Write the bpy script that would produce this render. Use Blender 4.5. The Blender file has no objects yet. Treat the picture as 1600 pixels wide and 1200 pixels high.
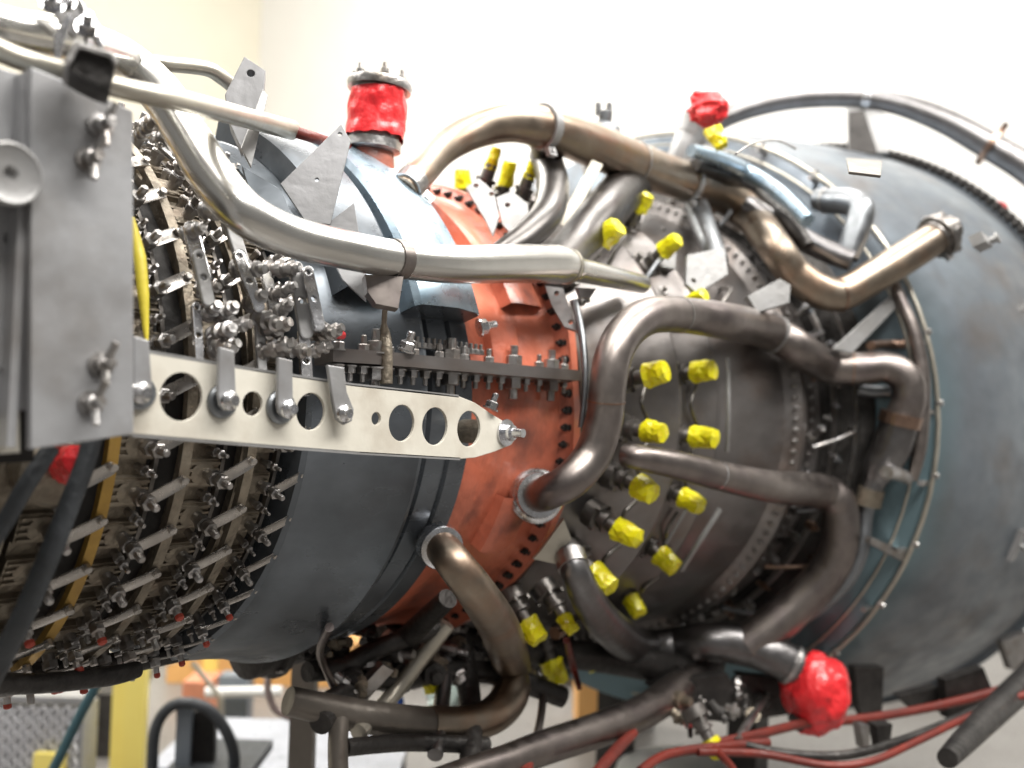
import bpy, bmesh, math, random
from mathutils import Vector, Matrix, noise
random.seed(7)
sc = bpy.context.scene
PI = math.pi
# ------------------------------------------------------------------ camera
AZ = 1.45                                   # height of the engine's shaft line over the floor
FPX = 1489.07                               # focal length in photograph pixels (1600 wide)
R3 = Matrix(((0.6052, -0.0483, -0.7946), (-0.7956, 0.0, -0.6059), (0.0293, 0.9988, -0.0385)))
CAM = Vector((-2.009, -1.529, AZ - 0.024))
cd = bpy.data.cameras.new('camera'); cam = bpy.data.objects.new('camera', cd)
sc.collection.objects.link(cam)
cx = R3.col[0].normalized(); cz = R3.col[2].normalized(); cy = cz.cross(cx).normalized(); cx = cy.cross(cz)
m = Matrix.Identity(4)
for i in range(3):
    m[i][0], m[i][1], m[i][2], m[i][3] = cx[i], cy[i], cz[i], CAM[i]
cam.matrix_world = m
cd.sensor_width = 36; cd.lens = FPX / 1600 * 36; cd.clip_start = 0.05; cd.clip_end = 100
cd.dof.use_dof = True; cd.dof.focus_distance = 1.40; cd.dof.aperture_fstop = 2.2
sc.camera = cam
# ------------------------------------------------------------------ light
w = bpy.data.worlds.new('World'); sc.world = w; w.use_nodes = True
w.node_tree.nodes['Background'].inputs[0].default_value = (1.0, 0.97, 0.93, 1)
w.node_tree.nodes['Background'].inputs[1].default_value = 0.21
sc.view_settings.view_transform = 'Standard'; sc.view_settings.look = 'None'
sc.view_settings.exposure = 0.1; sc.view_settings.gamma = 1

def area(name, loc, target, sx, sy, power, col=(1, .97, .92)):
    l = bpy.data.lights.new(name, 'AREA'); l.shape = 'RECTANGLE'; l.size = sx; l.size_y = sy; l.energy = power; l.color = col
    o = bpy.data.objects.new(name, l); sc.collection.objects.link(o); o.location = loc
    o.rotation_euler = (Vector(target) - Vector(loc)).to_track_quat('-Z', 'Y').to_euler()
    return o
area('ceiling_or_fill_light', (-0.6, -0.6, 4.3), (-0.6, -0.6, 0), 4.5, 0.6, 130)
area('ceiling_or_fill_light', (-0.4, -2.6, 4.3), (-0.4, -0.9, 0), 5.0, 0.8, 270)
area('ceiling_or_fill_light', (1.2, 1.9, 4.3), (1.2, 1.9, 0), 4.5, 0.6, 60)
area('wall_fill_light', (2.6, 2.0, 7.0), (5.5, 3.0, 2.6), 7.0, 0.8, 440)  # added lamp, out of view, that brightens the side wall
area('wall_fill_light', (-1.5, 5.5, 7.0), (-1.5, 8.4, 2.5), 6.0, 0.8, 60)  # added lamp, out of view, that brightens the back wall

area('ceiling_or_fill_light', (0.6, 4.0, 5.2), (0.6, 3.2, 0), 4.5, 0.6, 170)  # added fill lamp over the background, not a ceiling fixture
area('ceiling_or_fill_light', (-2.6, 2.2, 4.6), (0.4, 3.4, .6), 2.5, 0.6, 170)  # added fill lamp for the camera-facing sides of the background things
# ------------------------------------------------------------------ projection helpers (pixel of the photograph -> real place)
def ray(u, v):
    return (R3 @ Vector(((u - 800) / FPX, -(v - 600) / FPX, -1))).normalized()
def WR(u, v, r):
    """near crossing of the sight line with a cylinder of radius r round the shaft (its closest approach when it passes outside)"""
    q = ray(u, v); c = CAM - Vector((0, 0, AZ))
    A = q.y * q.y + q.z * q.z; B = c.y * q.y + c.z * q.z; C = c.y * c.y + c.z * c.z - r * r
    D = B * B - A * C
    t = (-B - math.sqrt(D)) / A if D > 0 else -B / A
    return CAM + q * t
def WY(u, v, Y):
    q = ray(u, v); return CAM + q * ((Y - CAM.y) / q.y)
def WX(u, v, X):
    q = ray(u, v); return CAM + q * ((X - CAM.x) / q.x)
def WD(u, v, d):
    """at depth d in metres in front of the camera"""
    q = ray(u, v); return CAM + q * (d / -(q.dot(cz)))
def depth(p): return -((Vector(p) - CAM).dot(cz))
def pix(p):
    r = Vector(p) - CAM; d = -r.dot(cz)
    return 800 + FPX * r.dot(cx) / d, 600 - FPX * r.dot(cy) / d
def m_of(px, p): return px * depth(p) / FPX
def cyl(X, phi, r):
    a = math.radians(phi); return Vector((X, -r * math.cos(a), AZ + r * math.sin(a)))
def radial(phi):
    a = math.radians(phi); return Vector((0, -math.cos(a), math.sin(a)))

ENV = [(-3, .47), (-1.09, .47), (-1.08, .47), (-.87, .495), (-.74, .49), (-.46, .51), (-.43, .51), (-.40, .48), (-.14, .55), (.34, .61), (.365, .655), (.40, .655), (.42, .635), (.575, .64), (.592, .66), (.60, .70), (.652, .90), (1.86, 1.14), (4, 1.16)]
def env(X):
    for (a, r0), (b, r1) in zip(ENV[:-1], ENV[1:]):
        if a <= X <= b: return r0 + (r1 - r0) * (X - a) / (b - a)
    return 1.2
def clear(u, v, p, rad):
    """slides a pipe point along its sight line until the pipe lies outside the casings"""
    q = ray(u, v); p = Vector(p)
    for _ in range(120):
        ok = all(math.hypot(p.y, p.z - AZ) >= env(p.x + dx) + rad * .9 for dx in (-rad, 0, rad))
        if ok: break
        p -= q * .006
    return p
# ------------------------------------------------------------------ materials
MATS = {}
def mat(name, c1, c2=None, metal=0.0, rough=0.5, rvar=0.12, scale=6.0, bump=0.02, bscale=None, stain=None, stain_amt=0.5, trans=0, coat=0, stretch=(1, 1, 1), sss=0):
    mt = bpy.data.materials.new(name); mt.use_nodes = True; nt = mt.node_tree; N = nt.nodes; L = nt.links
    b = N['Principled BSDF']; c2 = c2 or tuple(x * .75 for x in c1)
    tc = N.new('ShaderNodeNewGeometry'); mp = N.new('ShaderNodeMapping'); mp.inputs['Scale'].default_value = stretch
    L.new(tc.outputs['Position'], mp.inputs[0])
    n1 = N.new('ShaderNodeTexNoise'); n1.inputs['Scale'].default_value = scale; n1.inputs['Detail'].default_value = 6; n1.inputs['Roughness'].default_value = .65
    L.new(mp.outputs[0], n1.inputs['Vector'])
    cr = N.new('ShaderNodeValToRGB'); cr.color_ramp.elements[0].position = .35; cr.color_ramp.elements[1].position = .65
    cr.color_ramp.elements[0].color = (*c1, 1); cr.color_ramp.elements[1].color = (*c2, 1)
    L.new(n1.outputs['Fac'], cr.inputs[0]); out = cr.outputs[0]
    if stain:
        n3 = N.new('ShaderNodeTexNoise'); n3.inputs['Scale'].default_value = scale * 2.3; n3.inputs['Detail'].default_value = 8
        L.new(mp.outputs[0], n3.inputs['Vector'])
        r3 = N.new('ShaderNodeValToRGB'); r3.color_ramp.elements[0].position = .5; r3.color_ramp.elements[1].position = .72
        r3.color_ramp.elements[1].color = (stain_amt,) * 3 + (1,)
        L.new(n3.outputs['Fac'], r3.inputs[0])
        mx = N.new('ShaderNodeMixRGB'); mx.inputs[2].default_value = (*stain, 1)
        L.new(r3.outputs[0], mx.inputs[0]); L.new(out, mx.inputs[1]); out = mx.outputs[0]
    L.new(out, b.inputs['Base Color'])
    n2 = N.new('ShaderNodeTexNoise'); n2.inputs['Scale'].default_value = bscale or scale * 6; n2.inputs['Detail'].default_value = 5
    L.new(mp.outputs[0], n2.inputs['Vector'])
    mr = N.new('ShaderNodeMapRange'); mr.inputs[3].default_value = max(0.03, rough - rvar); mr.inputs[4].default_value = rough + rvar
    mr.inputs[1].default_value = .3; mr.inputs[2].default_value = .7
    L.new(n2.outputs['Fac'], mr.inputs[0]); L.new(mr.outputs[0], b.inputs['Roughness'])
    if bump:
        bp = N.new('ShaderNodeBump'); bp.inputs['Strength'].default_value = 1; bp.inputs['Distance'].default_value = bump * .1
        L.new(n2.outputs['Fac'], bp.inputs['Height']); L.new(bp.outputs[0], b.inputs['Normal'])
    b.inputs['Metallic'].default_value = metal
    b.inputs['Coat Weight'].default_value = coat
    if trans: b.inputs['Transmission Weight'].default_value = trans
    if sss: b.inputs['Subsurface Weight'].default_value = sss; b.inputs['Subsurface Radius'].default_value = (.01, .01, .005)
    MATS[name] = mt; return mt
silver = mat('satin steel', (.68, .67, .64), (.56, .55, .52), .95, .25, .025, 5, .0005)
chrome = mat('bright steel', (.75, .76, .80), (.50, .49, .48), 1, .24, .06, 30, .0002)
steel = mat('dull steel', (.52, .51, .51), (.34, .325, .31), 1, .38, .1, 14, .02, stain=(.25, .17, .11), stain_amt=.4)
beige = mat('beige tube', (.55, .52, .45), (.43, .40, .34), .75, .36, .08, 7, .006)
bronze = mat('bronze heat tinted tube', (.37, .31, .245), (.25, .205, .165), 1, .40, .07, 6, .003, stain=(.36, .20, .12), stain_amt=.5)
brown = mat('brown heat tinted tube', (.31, .275, .255), (.20, .175, .165), 1, .40, .07, 6, .003, stain=(.15, .12, .13), stain_amt=.5)
greytube = mat('dark grey tube', (.25, .245, .25), (.16, .152, .15), 1, .36, .07, 7, .01)
bluetube = mat('blue grey tube', (.29, .305, .325), (.19, .20, .21), 1, .42, .07, 7, .01)
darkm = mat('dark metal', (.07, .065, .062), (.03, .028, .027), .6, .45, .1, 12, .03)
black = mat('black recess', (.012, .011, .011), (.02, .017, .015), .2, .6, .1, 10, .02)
combust = mat('smoke grey casing', (.27, .255, .25), (.17, .155, .148), .75, .38, .1, 4, .01, stain=(.17, .115, .085), stain_amt=.55, stretch=(.5, 1, 1))
bluecase = mat('slate blue casing', (.185, .205, .23), (.10, .115, .13), .65, .33, .12, 3.2, .01, stain=(.055, .055, .06), stain_amt=.6, stretch=(.6, 1, 1))
lightblue = mat('pale blue duct', (.42, .53, .62), (.25, .34, .42), .7, .30, .08, 5, .01, stain=(.55, .6, .64), stain_amt=.5)
red_c = mat('orange red paint', (.68, .205, .12), (.50, .12, .065), .0, .40, .1, 5, .05, 22, stain=(.14, .055, .045), stain_amt=.95, coat=.15, stretch=(1, 1, .8))
tan = mat('tan fired metal', (.33, .285, .225), (.19, .165, .13), .7, .42, .1, 16, .03, stain=(.16, .11, .08), stain_amt=.5)
gold = mat('gold ring metal', (.50, .31, .07), (.34, .21, .06), .6, .38, .1, 10, .01)
panelg = mat('grey painted plate', (.40, .405, .42), (.33, .33, .34), .35, .42, .08, 4.5, .01, stain=(.19, .175, .16), stain_amt=.75)
bracketg = mat('light grey bracket', (.36, .36, .365), (.27, .265, .26), .4, .42, .08, 8, .01)
cream = mat('cream painted beam', (.72, .69, .61), (.63, .60, .52), .0, .42, .08, 5, .01, stain=(.36, .30, .23), stain_amt=.55)
yel = mat('yellow plastic film', (.90, .84, .01), (.82, .73, .01), 0, .3, .08, 30, .004, stain=(.66, .44, .02), stain_amt=.6, coat=.2)
redp = mat('red plastic film', (.88, .045, .05), (.74, .02, .028), 0, .32, .1, 14, .03, coat=.3)
rubber = mat('charcoal hose', (.045, .05, .057), (.03, .034, .038), 0, .55, .1, 10, .03)
redrub = mat('red brown hose', (.20, .026, .016), (.12, .022, .017), 0, .45, .1, 10, .02)
taupe_ = mat('taupe tube', (.17, .15, .13), (.12, .105, .09), .5, .4)
gusm = mat('gusset grey paint', (.27, .27, .28), (.215, .215, .22), .4, .42, .08, 6, .01)
soot = mat('sooty tube', (.13, .122, .118), (.085, .08, .078), 1, .36, .06, 6, .003)
nozm = mat('smoked fitting metal', (.24, .225, .215), (.14, .13, .12), .9, .42, .1, 20, .005)
copper = mat('copper tint', (.38, .26, .20), (.27, .18, .135), 1, .35, .1, 12, .01)

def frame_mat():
    """turbine frame: teal tinted steel near its front edge turning to grey further back (heat tint; its fade with height paints in the sheen above)"""
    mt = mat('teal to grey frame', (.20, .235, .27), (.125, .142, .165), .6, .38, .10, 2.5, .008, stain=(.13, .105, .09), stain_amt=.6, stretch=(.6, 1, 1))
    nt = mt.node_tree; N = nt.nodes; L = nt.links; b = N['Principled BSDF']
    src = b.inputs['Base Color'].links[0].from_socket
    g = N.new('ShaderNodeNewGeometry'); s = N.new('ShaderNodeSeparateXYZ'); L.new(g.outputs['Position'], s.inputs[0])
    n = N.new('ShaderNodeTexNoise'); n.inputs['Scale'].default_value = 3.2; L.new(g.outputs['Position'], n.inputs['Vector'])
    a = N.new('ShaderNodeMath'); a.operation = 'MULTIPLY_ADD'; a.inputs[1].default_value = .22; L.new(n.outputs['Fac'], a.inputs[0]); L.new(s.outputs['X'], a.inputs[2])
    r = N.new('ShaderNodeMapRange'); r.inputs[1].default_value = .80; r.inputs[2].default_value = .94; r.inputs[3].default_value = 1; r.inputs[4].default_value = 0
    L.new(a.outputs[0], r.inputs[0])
    az = N.new('ShaderNodeMapRange'); az.inputs[1].default_value = AZ - .05; az.inputs[2].default_value = AZ + .45; az.inputs[3].default_value = 1; az.inputs[4].default_value = .05  # teal greyed upward: sheen on the upper side put into the colour
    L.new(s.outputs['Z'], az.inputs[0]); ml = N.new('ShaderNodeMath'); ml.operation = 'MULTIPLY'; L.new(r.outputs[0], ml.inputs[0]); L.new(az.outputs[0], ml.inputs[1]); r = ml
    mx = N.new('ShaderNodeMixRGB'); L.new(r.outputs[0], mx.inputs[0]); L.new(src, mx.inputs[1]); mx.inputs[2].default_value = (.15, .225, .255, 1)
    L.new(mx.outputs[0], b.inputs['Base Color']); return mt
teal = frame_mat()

# ------------------------------------------------------------------ object helpers
WLOC = {}
def link(o): sc.collection.objects.link(o); return o
def mesh(name, verts, faces, mt, parent=None, smooth=True, angle=35):
    verts = [Vector(v) for v in verts]
    lo = Vector([min(v[i] for v in verts) for i in range(3)]); hi = Vector([max(v[i] for v in verts) for i in range(3)])
    c = (lo + hi) / 2
    if parent is None: c.z = lo.z
    me = bpy.data.meshes.new(name); me.from_pydata([v - c for v in verts], [], faces); me.update()
    bm = bmesh.new(); bm.from_mesh(me); bmesh.ops.recalc_face_normals(bm, faces=bm.faces); bm.to_mesh(me); bm.free()
    me.materials.append(mt)
    if smooth:
        me.polygons.foreach_set('use_smooth', [True] * len(me.polygons))
        try: me.set_sharp_from_angle(angle=math.radians(angle))
        except Exception: pass
    o = link(bpy.data.objects.new(name, me)); WLOC[o.name] = c
    place(o, c, parent); return o
def place(o, c, parent):
    WLOC[o.name] = Vector(c)
    if parent is not None: o.parent = parent; o.location = Vector(c) - WLOC[parent.name]
    else: o.location = c
def empty(name, loc, label, cat, group=None):
    o = link(bpy.data.objects.new(name, None)); o.empty_display_size = .1; place(o, loc, None)
    return tag(o, label, cat, group)
def tag(o, label, cat=None, group=None):
    o['label'] = label
    if cat: o['category'] = cat
    if group: o['group'] = group
    return o
def structure(o): o['kind'] = 'structure'; return o
def stuff(o): o['kind'] = 'stuff'; return o
def inst(name, me, loc, rot, parent, scale=1.0):
    o = link(bpy.data.objects.new(name, me)); place(o, loc, parent)
    o.rotation_mode = 'QUATERNION'; o.rotation_quaternion = rot
    o.scale = (scale,) * 3 if isinstance(scale, (int, float)) else scale
    return o
def proto(verts, faces, mt, smooth=True, angle=35, name='shape'):
    me = bpy.data.meshes.new(name); me.from_pydata([tuple(v) for v in verts], [], faces); me.update()
    bm = bmesh.new(); bm.from_mesh(me); bmesh.ops.recalc_face_normals(bm, faces=bm.faces); bm.to_mesh(me); bm.free()
    me.materials.append(mt)
    if smooth:
        me.polygons.foreach_set('use_smooth', [True] * len(me.polygons)); me.set_sharp_from_angle(angle=math.radians(angle))
    return me
class MB:
    """collects shapes for ONE mesh"""
    def __init__(s): s.v = []; s.f = []
    def add(s, v, f):
        k = len(s.v); s.v += [Vector(x) for x in v]; s.f += [tuple(i + k for i in q) for q in f]; return s
    def box(s, c, size, M=None):
        M = M or Matrix.Identity(3); c = Vector(c)
        vs = [c + M @ Vector((x * size[0] / 2, y * size[1] / 2, z * size[2] / 2)) for x in (-1, 1) for y in (-1, 1) for z in (-1, 1)]
        return s.add(vs, [(0, 1, 3, 2), (4, 6, 7, 5), (0, 4, 5, 1), (2, 3, 7, 6), (0, 2, 6, 4), (1, 5, 7, 3)])
    def lathe(s, prof, base, axis, n=16, caps=True, phase=0):
        """prof = [(height along axis, radius)]"""
        q = Vector(axis).to_track_quat('Z', 'X'); base = Vector(base); k = len(s.v); v = []; f = []
        for h, r in prof:
            for i in range(n):
                a = 2 * PI * i / n + phase; v.append(base + q @ Vector((r * math.cos(a), r * math.sin(a), h)))
        for j in range(len(prof) - 1):
            for i in range(n):
                f.append((j * n + i, j * n + (i + 1) % n, (j + 1) * n + (i + 1) % n, (j + 1) * n + i))
        if caps: f.append(tuple(range(n))); f.append(tuple((len(prof) - 1) * n + i for i in range(n)))
        return s.add(v, f)
    def tube(s, P, R, n=12):
        P = [Vector(p) for p in P]
        if isinstance(R, (int, float)): R = [R] * len(P)
        T = [(P[min(i + 1, len(P) - 1)] - P[max(i - 1, 0)]).normalized() for i in range(len(P))]
        nrm = T[0].orthogonal().normalized(); v = []; f = []
        for i, p in enumerate(P):
            nrm = (nrm - T[i] * nrm.dot(T[i])).normalized(); b = T[i].cross(nrm)
            for k in range(n):
                a = 2 * PI * k / n; v.append(p + (nrm * math.cos(a) + b * math.sin(a)) * R[i])
        for i in range(len(P) - 1):
            for k in range(n): f.append((i * n + k, i * n + (k + 1) % n, (i + 1) * n + (k + 1) % n, (i + 1) * n + k))
        f.append(tuple(range(n))); f.append(tuple((len(P) - 1) * n + k for k in range(n)))
        return s.add(v, f)
    def build(s, name, mt, parent=None, **k): return mesh(name, s.v, s.f, mt, parent, **k)
def smooth_path(P, R, k=6):
    """Catmull-Rom through points with radii"""
    out = []; rr = []; P = [Vector(p) for p in P]
    for i in range(len(P) - 1):
        p0, p1, p2, p3 = P[max(i - 1, 0)], P[i], P[i + 1], P[min(i + 2, len(P) - 1)]
        for j in range(k):
            t = j / k
            out.append(.5 * ((2 * p1) + (p2 - p0) * t + (2 * p0 - 5 * p1 + 4 * p2 - p3) * t * t + (3 * p1 - p0 - 3 * p2 + p3) * t ** 3))
            rr.append(R[i] + (R[i + 1] - R[i]) * t)
    out.append(P[-1]); rr.append(R[-1]); return out, rr
def pipe(name, pts, mt, parent, where='r', n=20, label=None, k=6, free=True, ends=(0, 0)):
    """pts = (u, v, radius from shaft or X or Y or depth, width in pixels)"""
    fn = {'r': WR, 'Y': WY, 'X': WX, 'd': WD}[where]
    P = [(WX if len(a) > 4 else fn)(a[0], a[1], a[2]) for a in pts]
    if free and where == 'r':
        P = [p if (i < ends[0] or i >= len(P) - ends[1]) else clear(a[0], a[1], p, m_of(a[3] / 2, p)) for i, (a, p) in enumerate(zip(pts, P))]
    R = [m_of(a[3] * .53, p) for a, p in zip(pts, P)]
    P, R = smooth_path(P, R, k)
    o = MB().tube(P, R, n).build(name, mt, parent, angle=60)
    if label: o['label'] = label
    return o, P, R
def at_px(P, R, u, v):
    i = min(range(len(P)), key=lambda i: (Vector(pix(P[i])) - Vector((u, v))).length)
    T = (P[min(i + 1, len(P) - 1)] - P[max(i - 1, 0)]).normalized()
    return P[i], T, R[i]
def clamp(pr, u, v, mt, parent, wid=.012, grow=1.10, name='clamp', tab=True, tabdir=None):
    p, T, r = at_px(pr[1], pr[2], u, v); g = r * grow
    b = MB().lathe([(-wid / 2, r * .9), (-wid / 2, g), (wid / 2, g), (wid / 2, r * .9)], p, T, 24)
    if tab:
        d = (tabdir or Vector((0, -.35, -1))); d = (d - T * d.dot(T)).normalized(); q = Matrix((T, d.cross(T), d)).transposed()
        b.box(p + d * (g + .008), (wid, .012, .024), q)
        b.lathe([(-.010, .0055), (.010, .0055)], p + d * (g + .010), d.cross(T), 6)
    return b.build(name, mt, parent)
def curve_plate(outline, holes, thick, bevel=0):
    """flat plate in local XY with round holes -> verts, faces"""
    cu = bpy.data.curves.new('outline', 'CURVE'); cu.dimensions = '2D'; cu.fill_mode = 'BOTH'; cu.extrude = thick / 2 - bevel; cu.bevel_depth = bevel; cu.bevel_resolution = 1; cu.offset = -bevel
    def spl(pts):
        s = cu.splines.new('POLY'); s.points.add(len(pts) - 1); s.use_cyclic_u = True
        for q, p in zip(s.points, pts): q.co = (p[0], p[1], 0, 1)
    spl(outline)
    for (x, y, r) in holes: spl([(x + r * math.cos(2 * PI * i / 28), y + r * math.sin(2 * PI * i / 28)) for i in range(28)])
    ob = bpy.data.objects.new('outline', cu); sc.collection.objects.link(ob)
    dg = bpy.context.evaluated_depsgraph_get(); me = bpy.data.meshes.new_from_object(ob.evaluated_get(dg))
    bm = bmesh.new(); bm.from_mesh(me); bmesh.ops.remove_doubles(bm, verts=bm.verts, dist=1e-6)
    bm.verts.index_update()
    v = [x.co.copy() for x in bm.verts]; f = [tuple(y.index for y in x.verts) for x in bm.faces]; bm.free()
    bpy.data.objects.remove(ob); bpy.data.meshes.remove(me); bpy.data.curves.remove(cu)
    return v, f
def px_plate(name, poly, mt, parent, thick, p0, nrm, holes=(), bevel=.0008):
    """plate on the plane (p0, nrm) whose outline passes the given pixels; holes = (u, v, radius px along the vertical)"""
    nrm = Vector(nrm).normalized(); p0 = Vector(p0); up = Vector((0, 0, 1)) if abs(nrm.z) < .9 else Vector((1, 0, 0))
    ax = up.cross(nrm).normalized(); ay = nrm.cross(ax)
    def hit(u, v):
        q = ray(u, v); return CAM + q * ((p0 - CAM).dot(nrm) / q.dot(nrm))
    loc = [((hit(u, v) - p0).dot(ax), (hit(u, v) - p0).dot(ay)) for u, v in poly]
    hs = []
    for u, v, r in holes:
        h = hit(u, v); hs.append(((h - p0).dot(ax), (h - p0).dot(ay), m_of(r, h)))
    v, f = curve_plate(loc, hs, thick, bevel)
    return mesh(name, [p0 + ax * a.x + ay * a.y + nrm * a.z for a in v], f, mt, parent, smooth=False)
def revolve(name, prof, mt, parent, p0=-180, p1=180, n=128, wob=0):
    """prof = [(X, R)] turned round the shaft between the angles p0 and p1"""
    full = p1 - p0 >= 360; v = []; f = []; m = n if full else n + 1
    for X, R in prof:
        for i in range(m):
            ph = p0 + (p1 - p0) * i / n; q = cyl(X, ph, R)
            if wob: q += radial(ph) * wob * noise.noise(q * 7)
            v.append(q)
    for j in range(len(prof) - 1):
        for i in range(n):
            a, b = i, (i + 1) % m
            f.append((j * m + a, j * m + b, (j + 1) * m + b, (j + 1) * m + a))
    return mesh(name, v, f, mt, parent, angle=28)
def hexbolt(r=.009, h=.008, shank=.012, mt=steel):
    b = MB().lathe([(0, r * 1.25), (.002, r * 1.25)], (0, 0, 0), (0, 0, 1), 12)
    b.lathe([(.002, r), (h, r), (h + .0015, r * .82)], (0, 0, 0), (0, 0, 1), 6)
    b.lathe([(h + .0015, r * .5), (h + shank, r * .5), (h + shank + .001, r * .35)], (0, 0, 0), (0, 0, 1), 8)
    return proto(b.v, b.f, mt, name='bolt')
def quat(z, x=None):
    z = Vector(z).normalized()
    if x is None: return z.to_track_quat('Z', 'X')
    x = Vector(x); x = (x - z * x.dot(z)).normalized(); return Matrix((x, z.cross(x), z)).transposed().to_quaternion()
BOLT_D = hexbolt(.008, .010, .010, darkm); BOLT_S = hexbolt(.008, .010, .012, steel); BOLT_C = hexbolt(.009, .010, .012, chrome)
BOLT_XL = hexbolt(.013, .016, .016, steel); BOLT_RIM = hexbolt(.012, .012, .012, darkm)
def crumple(r, L, seed, n=11, rings=6, amp=.16, tip=.75):
    """crinkled film cap: closed end at z = L"""
    rnd = random.Random(seed); v = []; f = []
    for j in range(rings):
        t = j / (rings - 1); rr = r * (1.06 if j == 0 else 1 - (1 - tip) * t ** 3)
        for i in range(n):
            a = 2 * PI * (i + .35 * (j % 2)) / n; k = 1 + amp * (rnd.random() - .5) * 2 * (0.4 if j == 0 else 1)
            v.append(Vector((rr * k * math.cos(a), rr * k * math.sin(a), L * t + r * .18 * (rnd.random() - .5))))
    for j in range(rings - 1):
        for i in range(n):
            a, b, c, d = j * n + i, j * n + (i + 1) % n, (j + 1) * n + (i + 1) % n, (j + 1) * n + i
            f += [(a, b, c), (a, c, d)] if rnd.random() < .5 else [(a, b, d), (b, c, d)]
    k = len(v); v.append(Vector((r * .2 * (rnd.random() - .5), r * .3 * (rnd.random() - .5), L * (1 + .12 * rnd.random()))))
    for i in range(n): f.append(((rings - 1) * n + i, (rings - 1) * n + (i + 1) % n, k))
    return v, f

# ================================================================== the room
def slab(name, lo, hi, mt):
    lo, hi = Vector(lo), Vector(hi); return structure(MB().box((lo + hi) / 2, hi - lo).build(name, mt, smooth=False))
wall_c = mat('cream wall paint', (.80, .76, .64), (.77, .73, .61), 0, .6, .05, 1.2, .01, 60)
wall_w = mat('white wall paint', (.86, .855, .84), (.83, .825, .81), 0, .6, .05, 1.2, .01, 60)
floor_m = mat('buff sealed floor', (.20, .19, .18), (.165, .155, .145), 0, .35, .1, 2, .01, 40)
slab('floor', (-7, -6, -.1), (5.6, 8.6, 0), floor_m)
slab('back_wall', (-7, 8.4, 0), (5.5, 8.55, 8), wall_c)
slab('side_wall', (5.5, -6, 0), (5.65, 8.55, 8), wall_w)
slab('ceiling', (-7, -6, 8), (5.65, 8.55, 8.1), wall_w)

# ================================================================== the engine
ENG = empty('gas_turbine_engine', (0, 0, AZ - .9), 'large gas turbine engine core with orange red centre casing and looping heat tinted pipes', 'engine')
# ---- casings (front to rear)
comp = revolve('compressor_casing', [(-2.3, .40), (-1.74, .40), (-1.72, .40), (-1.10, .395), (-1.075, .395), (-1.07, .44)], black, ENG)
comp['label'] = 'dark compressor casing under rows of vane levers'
blue = revolve('diffuser_casing', [(-1.085, .40), (-1.085, .449), (-1.078, .455), (-1.045, .457), (-1.04, .460), (-.985, .466), (-.90, .480), (-.885, .487), (-.878, .492), (-.872, .492), (-.866, .480), (-.862, .462), (-.845, .458), (-.838, .472), (-.80, .478), (-.797, .472), (-.790, .472), (-.787, .479), (-.745, .480), (-.738, .474), (-.738, .43)], bluecase, ENG)
blue['label'] = 'slate blue flared casing with a dark rolled groove'
redc = revolve('centre_casing', [(-.74, .455), (-.735, .463), (-.70, .468), (-.66, .462), (-.60, .463), (-.56, .470), (-.50, .474), (-.475, .480), (-.463, .500), (-.462, .506), (-.440, .506), (-.438, .50), (-.438, .43)], red_c, ENG, wob=.012)
redc['label'] = 'orange red painted casing with smudged lumpy surface'
cmb = revolve('combustor_casing', [(-.436, .43), (-.436, .503), (-.428, .503), (-.425, .470), (-.40, .462), (-.36, .468), (-.33, .49), (-.26, .505), (-.20, .525), (-.14, .545), (-.125, .556), (-.115, .556), (-.105, .546), (.0, .567), (.02, .578), (.03, .578), (.045, .570), (.18, .590), (.30, .603), (.345, .610), (.36, .625), (.372, .648), (.392, .648), (.392, .60)], combust, ENG)
cmb['label'] = 'smoke grey flared combustor casing'
revolve('shroud_ring', [(.547, .60), (.555, .66), (.57, .70), (.585, .735), (.597, .755), (.604, .76), (.604, .70)], darkm, ENG)
for RR in (.665, .715): revolve('shroud_ring', [(.552 + (RR - .665) * .5, RR - .005), (.550 + (RR - .665) * .5, RR + .006), (.562 + (RR - .665) * .5, RR + .010), (.572 + (RR - .665) * .5, RR + .006)], steel, ENG, n=96)
trb = revolve('turbine_casing', [(.394, .58), (.394, .645), (.408, .645), (.410, .622), (.43, .618), (.445, .612), (.447, .628), (.455, .630), (.470, .612), (.49, .606), (.515, .604), (.517, .622), (.530, .622), (.532, .635), (.545, .635), (.547, .606), (.60, .60), (.64, .60)], combust, ENG)
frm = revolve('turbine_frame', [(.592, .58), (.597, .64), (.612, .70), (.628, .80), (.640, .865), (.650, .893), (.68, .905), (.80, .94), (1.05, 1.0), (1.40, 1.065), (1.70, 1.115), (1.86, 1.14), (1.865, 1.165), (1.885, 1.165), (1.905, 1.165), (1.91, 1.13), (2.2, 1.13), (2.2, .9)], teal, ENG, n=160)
frm['label'] = 'broad conical rear frame with a teal front edge'
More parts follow.
